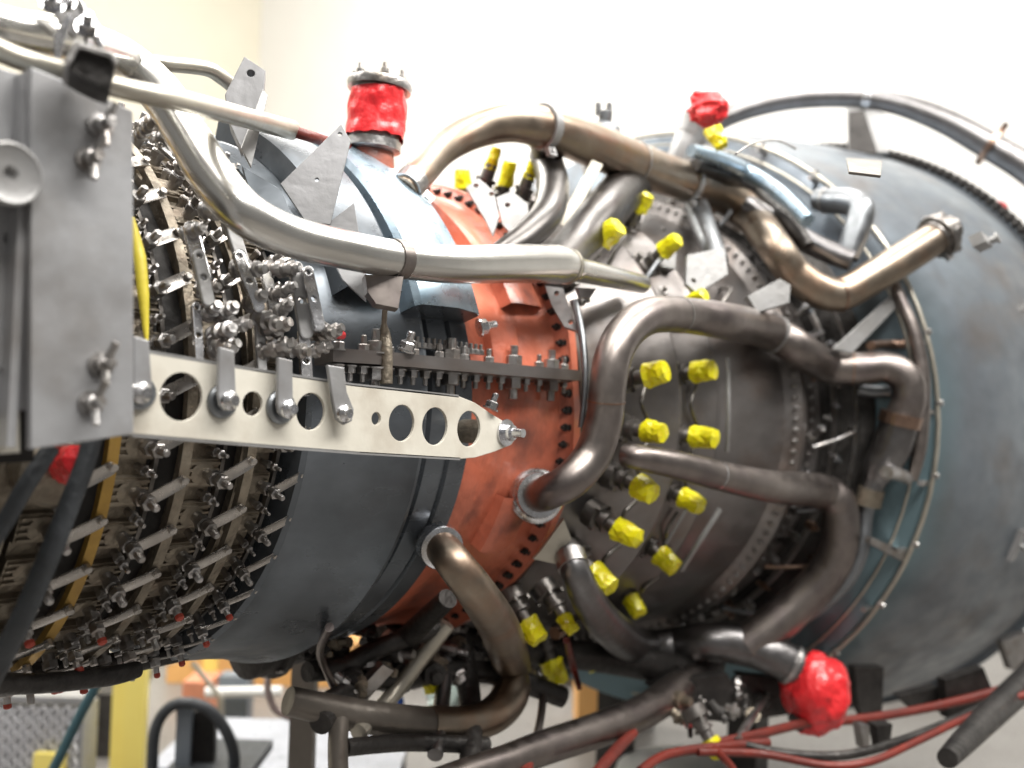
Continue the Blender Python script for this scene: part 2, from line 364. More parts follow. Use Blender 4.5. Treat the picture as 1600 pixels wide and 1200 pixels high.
# ---- compressor stages
levm = mat('pale fired strap metal', (.50, .475, .45), (.36, .34, .32), .95, .30, .08, 14, .004)
def lever_proto():
    # along +X from pivot, Z outward; slightly bowed strap with raised edges
    b = MB(); P = []
    for i in range(7):
        t = i / 6; P.append((t * .052, .0012 * math.sin(PI * t)))
    for side, zz, ww in ((0, 0, .0088),):
        v = []; f = []
        for x, z in P:
            wd = ww
            v += [(x, -wd, z), (x, wd, z), (x, wd, z + .0025), (x, wd * .55, z + .0012), (x, -wd * .55, z + .0012), (x, -wd, z + .0025)]
        for i in range(6):
            for k in range(6): f.append((i * 6 + k, i * 6 + (k + 1) % 6, (i + 1) * 6 + (k + 1) % 6, (i + 1) * 6 + k))
        f += [tuple(range(6)), tuple(36 + k for k in range(6))]; b.add(v, f)
    b.lathe([(-.002, .0085), (.004, .0085)], (0, 0, 0), (0, 0, 1), 12)
    b.lathe([(-.004, .0055), (.006, .0055), (.007, .004)], (.052, 0, 0), (0, 0, 1), 8)
    return proto(b.v, b.f, levm, name='lever')
def stud_proto(mt, tipm=None):
    b = MB(); b.lathe([(-.058, .0135), (-.050, .0135), (-.048, .011), (-.034, .0105), (-.033, .0085), (-.004, .0085)], (0, 0, 0), (0, 0, 1), 12)
    b.lathe([(-.016, .0115), (-.006, .0115)], (0, 0, 0), (0, 0, 1), 6)
    b.lathe([(.003, .0105), (.011, .0105), (.0125, .0085)], (0, 0, 0), (0, 0, 1), 6)
    b.lathe([(.0125, .0055), (.026, .0055), (.028, .004)], (0, 0, 0), (0, 0, 1), 8)
    return proto(b.v, b.f, mt, name='stud')
def tip_proto(mt):
    b = MB(); b.lathe([(.0225, .0062), (.028, .0060), (.030, .003)], (0, 0, 0), (0, 0, 1), 8); return proto(b.v, b.f, mt, name='tip')
def boss_proto():
    b = MB()
    b.box((0, 0, -.004), (.058, .040, .030))
    for k in range(4): b.box((-.001, -.0145 + .0097 * k, .0125), (.052, .0036, .005))
    b.lathe([(0, .0185), (.014, .0175), (.016, .013)], (0, 0, 0), (0, 0, 1), 14)
    return proto(b.v, b.f, tan, name='boss', angle=30)
LEV, STUD, TIP, BOSS = lever_proto(), stud_proto(steel), tip_proto(mat('red marking paint', (.50, .07, .04), (.40, .05, .03), 0, .45)), boss_proto()
pitch = 8.7
for X0, off in ((-1.425, 2.0), (-1.322, -.7), (-1.219, -6.3), (-1.125, -.2)):
    sm = 1.0 if X0 < -1.2 else .82
    ring = revolve('unison_ring', [(X0 + .043, .434), (X0 + .043, .444), (X0 + .058, .444), (X0 + .058, .434), (X0 + .043, .434)], gold if X0 < -1.4 else tan, ENG, n=96)
    if X0 < -1.4: ring['label'] = 'gold coloured unison ring'
    revolve('casing_rib', [(X0 - .034, .395), (X0 - .034, .408), (X0 + .016, .408), (X0 + .016, .395)], tan, ENG, n=96)
    if X0 > -1.4: revolve('lock_ring', [(X0 + .020, .41), (X0 + .020, .420), (X0 + .026, .420), (X0 + .026, .41), (X0 + .020, .41)], nozm, ENG, n=96)
    for k in range(-9, 10):
        ph = off + k * pitch
        if ph < -86 or ph > 84: continue
        nr = radial(ph); jit = random.uniform(-.25, .25)
        q = quat(nr, (1, 0, 0))
        inst('vane_boss', BOSS, cyl(X0 - .006, ph, .405), quat(nr, (1, 0, 0)), ENG, (sm, sm, 1))
        base = cyl(X0, ph, .448)
        tang = Vector((0, math.sin(math.radians(ph)), math.cos(math.radians(ph))))
        s = inst('vane_stud', STUD, base, q, ENG, (sm, sm, 1))
        d = (Vector((.049, 0, 0)) + tang * (.026 + jit * .01)).normalized()
        inst('vane_lever', LEV, base, quat(nr, d), ENG, (1.05, sm, sm))
        inst('guide_stud', STUD, cyl(X0 + .004, ph + pitch * .5, .432), quat(radial(ph + pitch * .5), (1, 0, 0)), ENG, (sm * .62, sm * .62, .75))
        if ph < -38 and random.random() < .6:
            t_ = inst('stud_tip', TIP, base, Matrix.Identity(3).to_quaternion(), s); t_.location = (0, 0, 0); t_['label'] = 'red paint marked stud tip'
# round ports of the front stage, seen under the plate
for ph in (-8, -17.5, -27, -37, -47, -57):
    b = MB().lathe([(-.03, .036), (.012, .036), (.016, .033), (.016, .027), (.010, .024), (.010, .012), (.014, .010)], (0, 0, 0), (0, 0, 1), 24)
    p = cyl(-1.53, ph, .41)
    b.v = [p + quat(radial(ph)) @ x for x in b.v]
    b.build('port_boss', tan, ENG)
for ph in range(-80, 80, 8):
    inst('bolt', BOLT_XL, cyl(-1.60, ph, .40), quat(radial(ph)), ENG, .8)
revolve('casing_flange', [(-1.500, .395), (-1.500, .43), (-1.478, .43), (-1.478, .395)], tan, ENG, n=96)
revolve('casing_flange', [(-1.66, .395), (-1.66, .44), (-1.63, .44), (-1.63, .395)], darkm, ENG, n=96)

# ---- flanges with bolts
for k in range(44):
    ph = -82 + k * 3.9
    if ph > 84: break
    inst('flange_bolt', BOLT_D, cyl(-.463, ph, .490), quat((-1, 0, 0)), redc, 1.0)
for k in range(66):
    ph = -84 + k * 2.55
    inst('flange_bolt', BOLT_S, cyl(.370, ph, .634), quat((-1, 0, 0)), cmb, .85)
for k in range(60):
    ph = -84 + k * 2.8
    inst('flange_bolt', BOLT_S, cyl(.517, ph, .620), quat((-1, 0, .0)), trb, .7)
for k in range(70):
    ph = 8 + k * 1.55
    if ph > 112: break
    p = cyl(1.868, ph, 1.15)
    b = inst('flange_bolt', BOLT_RIM, cyl(1.872, ph, 1.158), quat((-1, 0, 0)), frm, 1.5)
# ---- horizontal split line with its hanging bolts
spl = MB()
rail = [WR(512, 556, .485), WR(600, 562, .50), WR(700, 571, .51), WR(800, 580, .51), WR(898, 588, .52)]
P_, R_ = smooth_path(rail, [.012] * 5, 4)
v = []; f = []
for p in P_:
    out = (p - Vector((p.x, 0, AZ))).normalized()
    up = Vector((0, 0, 1))
    for a, b2 in ((.012, .010), (.012, -.010), (-.07, -.010), (-.07, .010)): v.append(p + out * a + up * b2)
for i in range(len(P_) - 1):
    for k in range(4): f.append((i * 4 + k, i * 4 + (k + 1) % 4, i * 4 + 4 + (k + 1) % 4, i * 4 + 4 + k))
f += [(0, 1, 2, 3), tuple(len(v) - 4 + k for k in range(4))]
split = mesh('split_line_flange', v, f, combust, ENG, angle=30)
for k in range(19):
    u = 528 + k * 19.6; vv = 557 + (u - 512) * .083
    p = WR(u, vv, .495)
    big = k in (3, 9, 14, 17)
    inst('split_line_bolt', BOLT_XL if big else BOLT_S, p + Vector((0, 0, -.010)), quat((0, 0, -1)), split, 1.2 if big else 1.05)
    if k % 2 == 0 or big: inst('split_line_bolt', BOLT_S if not big else BOLT_XL, p + Vector((0, 0, .010)), quat((0, 0, 1)), split, 1.15)
# fine comb of studs above the rail on the blue casing
for k in range(14):
    p = cyl(-.90 + k * .0135, 10.5, .487); inst('locking_stud', BOLT_S, p + Vector((0, 0, .0)), quat((0, 0, 1)), blue, .8)

# ---- pale blue upper duct
duct = revolve('bleed_duct', [(-.905, .47), (-.905, .512), (-.898, .522), (-.82, .530), (-.755, .522), (-.748, .512), (-.748, .47)], lightblue, ENG, p0=17.5, p1=130, n=60)
duct['label'] = 'pale blue bleed duct wrapped over the casing'
v = []; 
for ph in (17.4,):
    MB().add([cyl(-.905, ph, .46), cyl(-.905, ph, .512), cyl(-.898, ph, .522), cyl(-.82, ph, .530), cyl(-.755, ph, .522), cyl(-.748, ph, .512), cyl(-.748, ph, .46)], [tuple(range(7))]).build('duct_end', bluecase, duct)
grey_cover = revolve('cover_plate', [(-1.03, .462), (-1.03, .50), (-1.02, .505), (-.935, .515), (-.925, .51), (-.925, .47)], bluecase, ENG, p0=20, p1=75, n=40)
# raised pads on the red casing
for (a, b2, x0, x1) in ((24, 36, -.60, -.49), (38, 60, -.64, -.50), (-34, -20, -.62, -.52), (8, 18, -.69, -.60)):
    revolve('raised_pad', [(x0, .455), (x0 + .006, .484), (x0 + .02, .489), (x1 - .02, .491), (x1 - .006, .486), (x1, .455)], red_c, redc, p0=a, p1=b2, n=12)

# ---- nozzles and their yellow caps
def nozzle(X, ph, R0, tip_r, parent=ENG):
    nr = radial(ph); p = cyl(X, ph, R0); L = tip_r - R0
    b = MB().lathe([(-.02, .030), (.008, .030), (.010, .026), (.012, .019), (L * .6, .018), (L * .62, .023), (L * .8, .023), (L * .82, .015), (L + .022, .014)], p, nr, 16)
    t = Vector((1, 0, 0)); s = nr.cross(t)
    for a, c in ((1, 1), (1, -1), (-1, 1), (-1, -1)): b.lathe([(.006, .005), (.016, .005)], p + t * .021 * a + s * .021 * c, nr, 6)
    return b.build('fuel_nozzle', nozm, parent)
def cap(name, p, axis, r, L, seed, mt, label, cat, group, amp=.16, tip=.75, n=11, tilt=(0, 0)):
    kk = random.Random(seed * 7).uniform(.88, 1.1); r *= kk; L *= random.Random(seed * 3).uniform(.85, 1.15)
    v, f = crumple(r, L, seed, n=n, rings=5, amp=amp, tip=tip)
    ax = Vector(axis).normalized(); ax = (ax + Vector((tilt[0], 0, tilt[1]))).normalized(); q = quat(ax)
    o = mesh(name, [Vector(p) + q @ x for x in v], f, mt, None, smooth=False)
    return tag(o, label, cat, group)
YG = 'yellow caps over the engine ports'
capdata = [
 (1030, 585, 'yellow cap left of the topmost side by side pair'),
 (1105, 578, 'yellow cap right of the topmost side by side pair'),
 (1030, 675, 'yellow cap just above the left end of the dark lower pipe'),
 (1103, 685, 'yellow cap resting just over the dark lower pipe, beside a thin pale strip'),
 (1015, 765, 'yellow cap with a cut open end directly under the dark lower pipe'),
 (1085, 785, 'yellow cap with a trailing corner under the dark lower pipe'),
 (982, 838, 'squarish yellow cap with a pointed upper corner, in the dark below the brown pipe'),
 (1045, 880, 'rounded yellow cap alone on the grey casing, lower right of the squarish one'),
 (942, 908, 'yellow cap with open end at the upper bend of the dark lower left pipe'),
 (996, 952, 'yellow cap inside the bend of the dark pipe beside a polished elbow'),
 (835, 992, 'yellow cap just right of the bronze U shaped pipe'),
 (867, 1052, 'dull yellow cap at the foot of the casing above a thin rod'),
 (1050, 380, 'glossy yellow cap beside a pink grey fitting left of the light bracket'),
 (955, 360, 'crumpled yellow cap right of the wide grey duct'),
 (1008, 312, 'yellow cap hanging just under the thick bronze pipe'),
 (1088, 467, 'yellow cap half hidden by the top of the brown pipe'),
 (725, 275, 'yellow cap leftmost inside the bronze arch'),
 (795, 270, 'yellow cap inside the bronze arch next to its clamp post'),
]
TOPX = {1050: -.07, 955: -.29, 1008: .0, 1088: -.07, 725: -.29, 795: -.29}
for i, (u, v_, lab) in enumerate(capdata):
    if u in TOPX: q = WX(u, v_, TOPX[u])
    else:
        q = WR(u, v_, .607)
    ph = math.degrees(math.atan2(q.z - AZ, -q.y)); rr = math.hypot(q.y, q.z - AZ)
    X = q.x; rc = max(env(X) - .02, rr - .085)
    nozzle(X, ph, rc, rr - .045)
    sz = .0245 if i < 14 else .020
    cap('port_cap', cyl(X, ph, rr - .030), radial(ph), sz, .050, 20 + i, yel, lab, 'cap', YG, amp=.085, tip=.86, n=10 + i % 3, tilt=(random.uniform(-.2, .1), random.uniform(-.12, .15)))
# further caps deep in the shade
for (u, v_, r, s, lab) in ((880, 963, .60, .016, 'small shaded yellow cap above the brass tee behind the dark pipe'), (918, 1020, .62, .014, 'smallest shaded yellow cap, under the bend of the dark pipe'),
                     (1108, 1155, .74, .021, 'dull yellow cap at the bottom among the red hoses'), (668, 1042, .50, .022, 'shaded yellow cap behind the slanting beige rod'),
                     (765, 265, .50, .015, 'orange tinted cap between the two yellow ones in the bronze arch'), (825, 280, .52, .015, 'orange tinted cap against the dark upright pipe')):
    p = WR(u, v_, r); ph = math.degrees(math.atan2(p.z - AZ, -p.y)); rr = math.hypot(p.y, p.z - AZ)
    nozzle(p.x, ph, rr - .06, rr - .01)
    cap('port_cap', p, radial(ph), s, .045, 70 + int(u), yel, lab, 'cap', YG)

# small tubes running between the nozzles
for k, (u0, v0, u1, v1) in enumerate(((1010, 600, 1015, 660), (1012, 690, 1000, 750), (995, 780, 975, 825), (970, 850, 940, 895), (1090, 600, 1090, 665), (1085, 700, 1075, 770), (1060, 800, 1045, 860), (1030, 900, 1000, 940))):
    pipe('fuel_tube', [(u0, v0, .545, 7), ((u0 + u1) / 2 - 10, (v0 + v1) / 2, .560, 7), (u1, v1, .545, 7)], nozm, ENG, n=8)
for (pts, wpx) in (([(1137, 560), (1138, 640), (1136, 705)], 7), ([(1125, 795), (1090, 850), (1065, 890)], 9), ([(1040, 850), (1070, 800), (1085, 770)], 6)):
    pipe('retaining_strip', [(a, b2, .60, wpx) for a, b2 in pts], bracketg, ENG, n=8)

# ---- big pipes
p1 = pipe('air_pipe', [(-60, 20, .62, 56), (20, 45, .62, 58), (110, 62, .62, 60), (190, 92, .58, 62), (250, 145, .57, 64), (295, 215, .57, 66), (335, 280, .58, 68), (385, 335, .60, 66), (450, 368, .60, 62), (530, 388, .60, 58), (620, 405, .60, 56), (710, 413, .60, 57), (800, 412, .60, 57), (868, 413, .60, 58), (893, 418, .60, 46), (905, 422, .60, 36), (960, 434, .59, 32), (1003, 444, .57, 28)], silver, ENG, n=28, label='thick satin silver pipe sweeping across the compressor')
clamp(p1, 617, 405, brown, p1[0], .022, 1.06, tab=False)
clamp(p1, 110, 62, chrome, p1[0], .012, 1.1)
clamp(p1, 888, 417, beige, p1[0], .006, 1.08, tab=False)
p2 = pipe('drain_pipe', [(-60, 50, .64, 34), (20, 88, .64, 34), (100, 112, .66, 32), (180, 136, .70, 31), (300, 162, .68, 31), (400, 188, .58, 30), (455, 203, .55, 29)], beige, ENG, label='slim beige pipe passing in front of the silver one')
pipe('sealing_rod', [(450, 203, .55, 17), (500, 218, .55, 17), (560, 240, .50, 17)], redrub, ENG, label='dull red rod beyond the slim beige pipe')
p3 = pipe('vent_pipe', [(205, 92, .50, 22), (260, 100, .50, 22), (320, 107, .50, 22), (345, 120, .50, 22), (372, 142, .50, 20)], beige, ENG)
p4 = pipe('bleed_pipe', [(632, 296, .50, 40), (655, 272, .54, 46), (690, 232, .58, 50), (740, 205, .60, 52), (800, 192, .62, 56), (860, 202, .64, 62), (930, 228, .65, 66), (1000, 258, .66, 62), (1060, 280, .68, 58), (1120, 298, .70, 54), (1170, 333, .72, 52), (1208, 382, .73, 50), (1240, 426, .36, 50, 1), (1275, 452, .40, 50, 1), (1312, 460, .45, 50, 1), (1355, 438, .50, 50, 1), (1405, 408, .56, 50, 1), (1440, 386, .61, 49, 1), (1468, 368, .66, 48, 1)], bronze, ENG, n=28, ends=(0, 2), label='bronze tinted pipe arching over the combustor to the rear frame')
for (u, v_, c, wd) in ((640, 287, steel, .03), (845, 198, bracketg, .022), (988, 252, steel, .006), (1072, 284, bracketg, .018), (1312, 459, copper, .006), (1460, 374, steel, .018)):
    clamp(p4, u, v_, c, p4[0], wd, 1.12 if wd > .01 else 1.05, tab=wd > .01)
MB().lathe([(-.016, p4[2][-1] * 1.0), (-.015, p4[2][-1] * 1.38), (-.004, p4[2][-1] * 1.42), (.012, p4[2][-1] * 1.36), (.014, p4[2][-1] * .8), (.05, p4[2][-1] * .8)], p4[1][-1], (p4[1][-1] - p4[1][-4]), 26).build('end_flange', nozm, p4[0])
for k in range(6):
    T_ = (p4[1][-1] - p4[1][-4]).normalized(); o_ = T_.orthogonal().normalized(); o_ = Matrix.Rotation(k * PI / 3, 3, T_) @ o_
    inst('flange_bolt', BOLT_XL, p4[1][-1] + o_ * p4[2][-1] * 1.25 + T_ * .01, quat(-T_), p4[0], .8)
p5 = pipe('branch_pipe', [(848, 205, .60, 40), (855, 250, .60, 46), (864, 290, .60, 48), (854, 335, .58, 48), (815, 375, .55, 44), (780, 400, .52, 40)], soot, ENG, n=24, label='dark grey branch pipe dropping from the bronze arch')
clamp(p5, 850, 240, bracketg, p5[0], .012, 1.12)
p6 = pipe('wide_duct', [(870, 420, .52, 64), (900, 385, .53, 66), (945, 330, .54, 68), (985, 285, .55, 68)], soot, ENG, n=28, label='wide grey brown duct slanting up behind the bronze pipe')
p7 = pipe('crossover_pipe', [(832, 776, .485, 50), (846, 773, .53, 51), (862, 767, .565, 53), (892, 750, .592, 55), (925, 712, .60, 56), (944, 655, .61, 56), (950, 600, .62, 55), (960, 550, .63, 56), (984, 512, .64, 56), (1022, 492, .65, 55), (1080, 494, .66, 53), (1140, 503, .68, 55), (1200, 518, .335, 54, 1), (1245, 543, .395, 53, 1), (1290, 571, .45, 51, 1), (1340, 576, .495, 50, 1), (1385, 574, .53, 46, 1), (1415, 592, .55, 48, 1), (1420, 625, .555, 48, 1), (1408, 655, .555, 50, 1)], brown, ENG, n=28, ends=(2, 0), label='brown S shaped pipe crossing the middle of the engine')
for (u, v_, c, wd) in ((1062, 492, steel, .004), (1208, 522, bracketg, .014), (1330, 576, copper, .004), (935, 625, copper, .003)):
    clamp(p7, u, v_, c, p7[0], wd, 1.08 if wd > .01 else 1.03, tab=False)
pp, T, r = at_px(p7[1], p7[2], 836, 775)
MB().lathe([(-.012, r * 1.5), (-.008, r * 1.62), (.006, r * 1.62), (.010, r * 1.52), (.014, r * 1.52), (.018, r * 1.36), (.026, r * 1.30), (.027, r * .9)], pp + T * .012, T, 32).build('pipe_collar', chrome, p7[0])
p7b = pipe('elbow_pipe', [(1408, 650, .555, 54, 1), (1394, 695, .555, 56, 1), (1376, 730, .55, 52, 1), (1366, 752, .545, 34, 1), (1362, 770, .54, 30, 1)], greytube, ENG, n=24, label='dark grey elbow below the rusty coupling')
clamp(p7b, 1404, 656, copper, p7b[0], .030, 1.12, name='coupling', tab=False)
p8 = pipe('return_pipe', [(975, 712, .57, 34), (1000, 715, .60, 38), (1060, 727, .64, 42), (1130, 745, .67, 44), (1210, 761, .70, 48), (1275, 766, .45, 52, 1), (1307, 782, .48, 54, 1), (1314, 820, .495, 54, 1), (1308, 865, .50, 54, 1), (1285, 905, .49, 56, 1), (1245, 945, .46, 58, 1), (1205, 980, .42, 60, 1), (1165, 1010, .38, 60, 1)], brown, ENG, n=28, label='brown pipe bent down like a hairpin at the turbine')
clamp(p8, 1118, 742, chrome, p8[0], .004, 1.03, tab=False)
p9 = pipe('manifold_pipe', [(888, 862, .56, 40), (900, 895, .60, 44), (918, 935, .62, 50), (950, 978, .64, 54), (995, 1010, .66, 56), (1050, 1012, .69, 58), (1105, 1003, .32, 57, 1), (1160, 1008, .38, 60, 1), (1205, 1022, .41, 58, 1), (1246, 1044, .445, 54, 1)], greytube, ENG, n=28, label='dark grey pipe joining the hairpin pipe at a Y joint')
clamp(p9, 1236, 1038, steel, p9[0], .012, 1.12, tab=False)
clamp(p9, 893, 875, steel, p9[0], .03, 1.12)
p10 = pipe('scavenge_pipe', [(680, 846, .49, 50), (694, 860, .53, 52), (716, 888, .572, 55), (748, 930, .60, 58), (782, 985, .60, 60), (799, 1040, .58, 58), (797, 1085, .56, 56), (772, 1116, .54, 54), (730, 1130, .52, 50), (670, 1130, .50, 50)], bronze, ENG, n=28, ends=(2, 0), label='polished bronze U shaped pipe under the red casing')
pipe('scavenge_extension', [(690, 1131, .505, 46), (640, 1128, .49, 48), (560, 1118, .46, 48), (450, 1095, .42, 42)], taupe_, ENG, n=20)
pp, T, r = at_px(p10[1], p10[2], 688, 854)
MB().lathe([(-.022, r * .8), (-.020, r * 1.25), (-.016, r * 1.32), (.006, r * 1.32), (.010, r * 1.26), (.012, r * 1.12), (.013, r * .9)], pp + T * .0, T, 32).build('pipe_collar', chrome, p10[0])
MB().lathe([(-.07, .020), (0, .024)], pp - T * .015, T, 16).build('pipe_stub', darkm, p10[0])
p11 = pipe('lower_duct', [(640, 1240, .58, 44), (740, 1205, .60, 46), (790, 1190, .62, 48), (850, 1168, .64, 50), (930, 1142, .66, 50), (1000, 1115, .68, 50), (1060, 1075, .70, 48), (1110, 1035, .72, 46)], brown, ENG, n=24, label='long dark duct along the underside')
pipe('brace_rod', [(560, 1145, .52, 26), (620, 1078, .52, 25), (700, 975, .50, 24)], beige, ENG, n=16, label='slanting beige brace rod under the casing')
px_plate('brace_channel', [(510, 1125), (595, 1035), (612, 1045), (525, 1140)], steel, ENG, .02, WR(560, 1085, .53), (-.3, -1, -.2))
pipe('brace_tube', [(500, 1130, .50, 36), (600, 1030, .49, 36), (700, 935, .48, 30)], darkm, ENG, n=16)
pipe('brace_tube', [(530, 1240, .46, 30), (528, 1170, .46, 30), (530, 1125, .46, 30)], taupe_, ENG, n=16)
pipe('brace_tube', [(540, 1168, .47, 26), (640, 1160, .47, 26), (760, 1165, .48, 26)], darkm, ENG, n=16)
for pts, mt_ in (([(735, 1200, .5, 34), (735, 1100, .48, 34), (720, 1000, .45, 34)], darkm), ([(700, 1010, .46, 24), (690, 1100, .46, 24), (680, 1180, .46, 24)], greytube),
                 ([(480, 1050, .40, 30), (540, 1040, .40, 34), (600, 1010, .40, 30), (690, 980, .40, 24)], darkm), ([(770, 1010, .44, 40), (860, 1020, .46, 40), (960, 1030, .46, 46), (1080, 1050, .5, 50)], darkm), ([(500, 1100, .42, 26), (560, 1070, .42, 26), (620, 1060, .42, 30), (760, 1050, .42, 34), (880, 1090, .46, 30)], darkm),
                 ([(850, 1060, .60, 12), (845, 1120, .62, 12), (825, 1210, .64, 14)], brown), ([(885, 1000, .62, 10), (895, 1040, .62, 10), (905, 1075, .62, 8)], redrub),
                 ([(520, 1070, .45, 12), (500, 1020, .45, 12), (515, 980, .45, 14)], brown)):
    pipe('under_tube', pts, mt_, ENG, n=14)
MB().lathe([(-.02, .014), (.02, .014)], WR(875, 985, .61), (1, 0, .2), 10).build('tee_fitting', copper, ENG)
# pipes at the upper rear
p13 = pipe('cooling_pipe', [(1276, 312, .57, 32, 1), (1300, 314, .56, 38, 1), (1328, 316, .55, 40, 1), (1345, 328, .54, 40, 1), (1338, 362, .52, 38, 1), (1322, 402, .50, 36, 1)], bluetube, ENG, n=20, free=False, label='blue grey elbow pipe at the upper rear')
clamp(p13, 1290, 313, steel, p13[0], .006, 1.1, tab=False)
pipe('cooling_pipe', [(1168, 318, .46, 26, 1), (1200, 340, .46, 30, 1), (1250, 372, .47, 34, 1), (1300, 396, .48, 34, 1), (1332, 408, .49, 32, 1)], greytube, ENG, n=20, free=False)
pipe('cooling_pipe', [(1080, 300, .66, 30), (1092, 330, .66, 34), (1108, 375, .66, 34), (1122, 410, .66, 32)], bluetube, ENG, n=20)
pipe('fuel_manifold', [(1395, 440, .60, 16, 1), (1412, 480, .60, 18, 1), (1428, 520, .60, 20, 1), (1440, 580, .60, 22, 1), (1440, 640, .60, 24, 1), (1436, 700, .60, 22, 1), (1425, 750, .60, 16, 1)], brown, ENG, n=16)
# ring tube standing off the front edge of the turbine frame
v = []; P = [cyl(.655, a, .905) for a in range(-88, 100, 4)]
MB().tube(P, .0065, 10).build('ring_tube', beige, frm)
MB().tube([cyl(.62, a, .86) for a in range(-88, 100, 4)], .004, 8).build('ring_tube', beige, frm)
for a in (-70, -58, -46, -34, -22, -10, 2, 14, 26, 38, 50, 62):
    b = MB(); q = quat(radial(a), (1, 0, 0)).to_matrix(); b.box(cyl(.63, a, .89), (.07, .012, .012), q)
    b.lathe([(0, .008), (.018, .008)], cyl(.655, a + 1.5, .90), radial(a), 6)
    b.build('tube_standoff', steel if a % 4 else tan, frm)
# teal upper rim and struts of the frame front
pipe('rim_tube', [(1080, 235, .78, 18), (1120, 247, .80, 22), (1165, 268, .81, 24), (1215, 300, .82, 24), (1262, 345, .83, 22)], lightblue, ENG, n=16, label='bright blue tinted rim tube at the top of the turbine')
pipe('rim_tube', [(1085, 258, .74, 20), (1130, 272, .76, 26), (1180, 300, .77, 30), (1230, 345, .78, 28), (1262, 385, .78, 20)], darkm, ENG, n=16)
# drain tubing at the rear lower side
pa = pipe('drain_tube', [(1362, 765, .54, 22, 1), (1352, 810, .54, 22, 1), (1346, 860, .53, 22, 1), (1325, 905, .52, 22, 1), (1290, 940, .50, 22, 1), (1255, 965, .48, 20, 1)], bluetube, ENG, n=16)
clamp(pa, 1361, 774, tan, pa[0], .045, 1.7, name='union_nut', tab=False)
pipe('drain_tube', [(1385, 738, .84, 20), (1405, 742, .85, 20), (1418, 748, .86, 18)], steel, ENG, n=14)
pipe('drain_tube', [(1342, 608, .72, 20), (1365, 612, .73, 20), (1392, 612, .74, 20)], bluetube, ENG, n=14)
pipe('drain_tube', [(1360, 540, .80, 14), (1390, 538, .82, 14), (1415, 538, .84, 14)], copper, ENG, n=12)
px_plate('stay_plate', [(1300, 545), (1395, 458), (1410, 470), (1330, 552)], bracketg, ENG, .006, WR(1350, 505, .80), (-.6, -1, .2))
px_plate('stay_plate', [(1358, 838), (1412, 862), (1410, 878), (1355, 848)], steel, frm, .02, cyl(.64, -22, .88), (-.3, -1, -.2))
px_plate('stay_plate', [(1395, 465), (1432, 430), (1440, 445), (1400, 480)], bracketg, ENG, .006, WR(1415, 455, .86), (-.6, -1, .2))
# clutter of small fittings in the gap in front of the frame
frand = random.Random(11)
for k in range(46):
    a = -72 + k * 3.2 + frand.uniform(-1, 1); X = frand.uniform(.43, .60); r0 = .62 + (X - .43) * .4
    b = MB(); L = frand.uniform(.02, .05); rr = frand.uniform(.006, .012)
    b.lathe([(0, rr), (L * .4, rr), (L * .42, rr * 1.5), (L * .7, rr * 1.5), (L * .72, rr * .7), (L, rr * .7)], cyl(X, a, r0), radial(a) + Vector((frand.uniform(-.5, .3), 0, frand.uniform(-.4, .4))), frand.choice((6, 8, 10)))
    b.build('fitting', frand.choice((steel, steel, chrome, copper, darkm)), trb)
for k in range(9):
    a = -66 + k * 15; P = [cyl(.42, a, .66), cyl(.47, a + 2, .70), cyl(.53, a + 4, .73), cyl(.58, a + 4.5, .70)]
    P, R = smooth_path(P, [.006] * 4, 5); MB().tube(P, R, 8).build('pressure_tube', frand.choice((steel, copper, bluetube)), trb)
# brackets on the combustor
px_plate('light_bracket', [(1072, 400), (1130, 388), (1136, 430), (1088, 460), (1070, 445)], bracketg, ENG, .012, WR(1105, 425, .66), (-.8, -1, .35), holes=[(1082, 440, 4)])
px_plate('light_bracket', [(1165, 465), (1215, 438), (1232, 448), (1230, 475), (1180, 490)], bracketg, ENG, .02, WR(1200, 465, .72), (-.8, -1, .35))
px_plate('light_bracket', [(900, 450), (930, 452), (922, 466), (905, 466)], bracketg, ENG, .01, WR(915, 458, .56), (-.6, -1, .3))
px_plate('light_bracket', [(1045, 400), (1052, 396), (1050, 424), (1025, 420), (1026, 400)], bracketg, ENG, .03, WR(1040, 410, .58), (-.6, -1, .3))
px_plate('lug_plate', [(728, 295), (748, 280), (772, 300), (780, 340), (770, 370), (758, 345)], bracketg, ENG, .008, WR(755, 320, .53), (-1, -.6, .5), holes=[(744, 292, 4), (768, 305, 4)])
px_plate('lug_plate', [(775, 310), (800, 300), (825, 320), (828, 360), (806, 375), (785, 352)], bracketg, ENG, .008, WR(800, 340, .53), (-1, -.6, .5), holes=[(793, 322, 4)])
px_plate('support_strap', [(870, 350), (925, 250), (942, 258), (888, 358)], beige, ENG, .006, WR(905, 305, .60), (-1, -.7, .3))
px_plate('support_strap', [(905, 252), (945, 240), (945, 262), (915, 285)], bracketg, ENG, .006, WR(925, 262, .60), (-1, -.5, .3))
px_plate('flange_strap', [(852, 448), (880, 452), (905, 520), (882, 512), (862, 478)], bracketg, ENG, .012, WR(880, 485, .525), (-1, -.5, .3), holes=[(870, 460, 4), (892, 505, 4)])
px_plate('mount_lug', [(842, 862), (880, 810), (892, 840), (868, 880), (832, 872)], beige, ENG, .01, WR(865, 850, .54), (-.9, -1, -.3))
pipe('thin_conduit', [(898, 470, .55, 10), (910, 530, .56, 11), (915, 600, .565, 11), (908, 668, .56, 10)], bluetube, ENG, n=10)
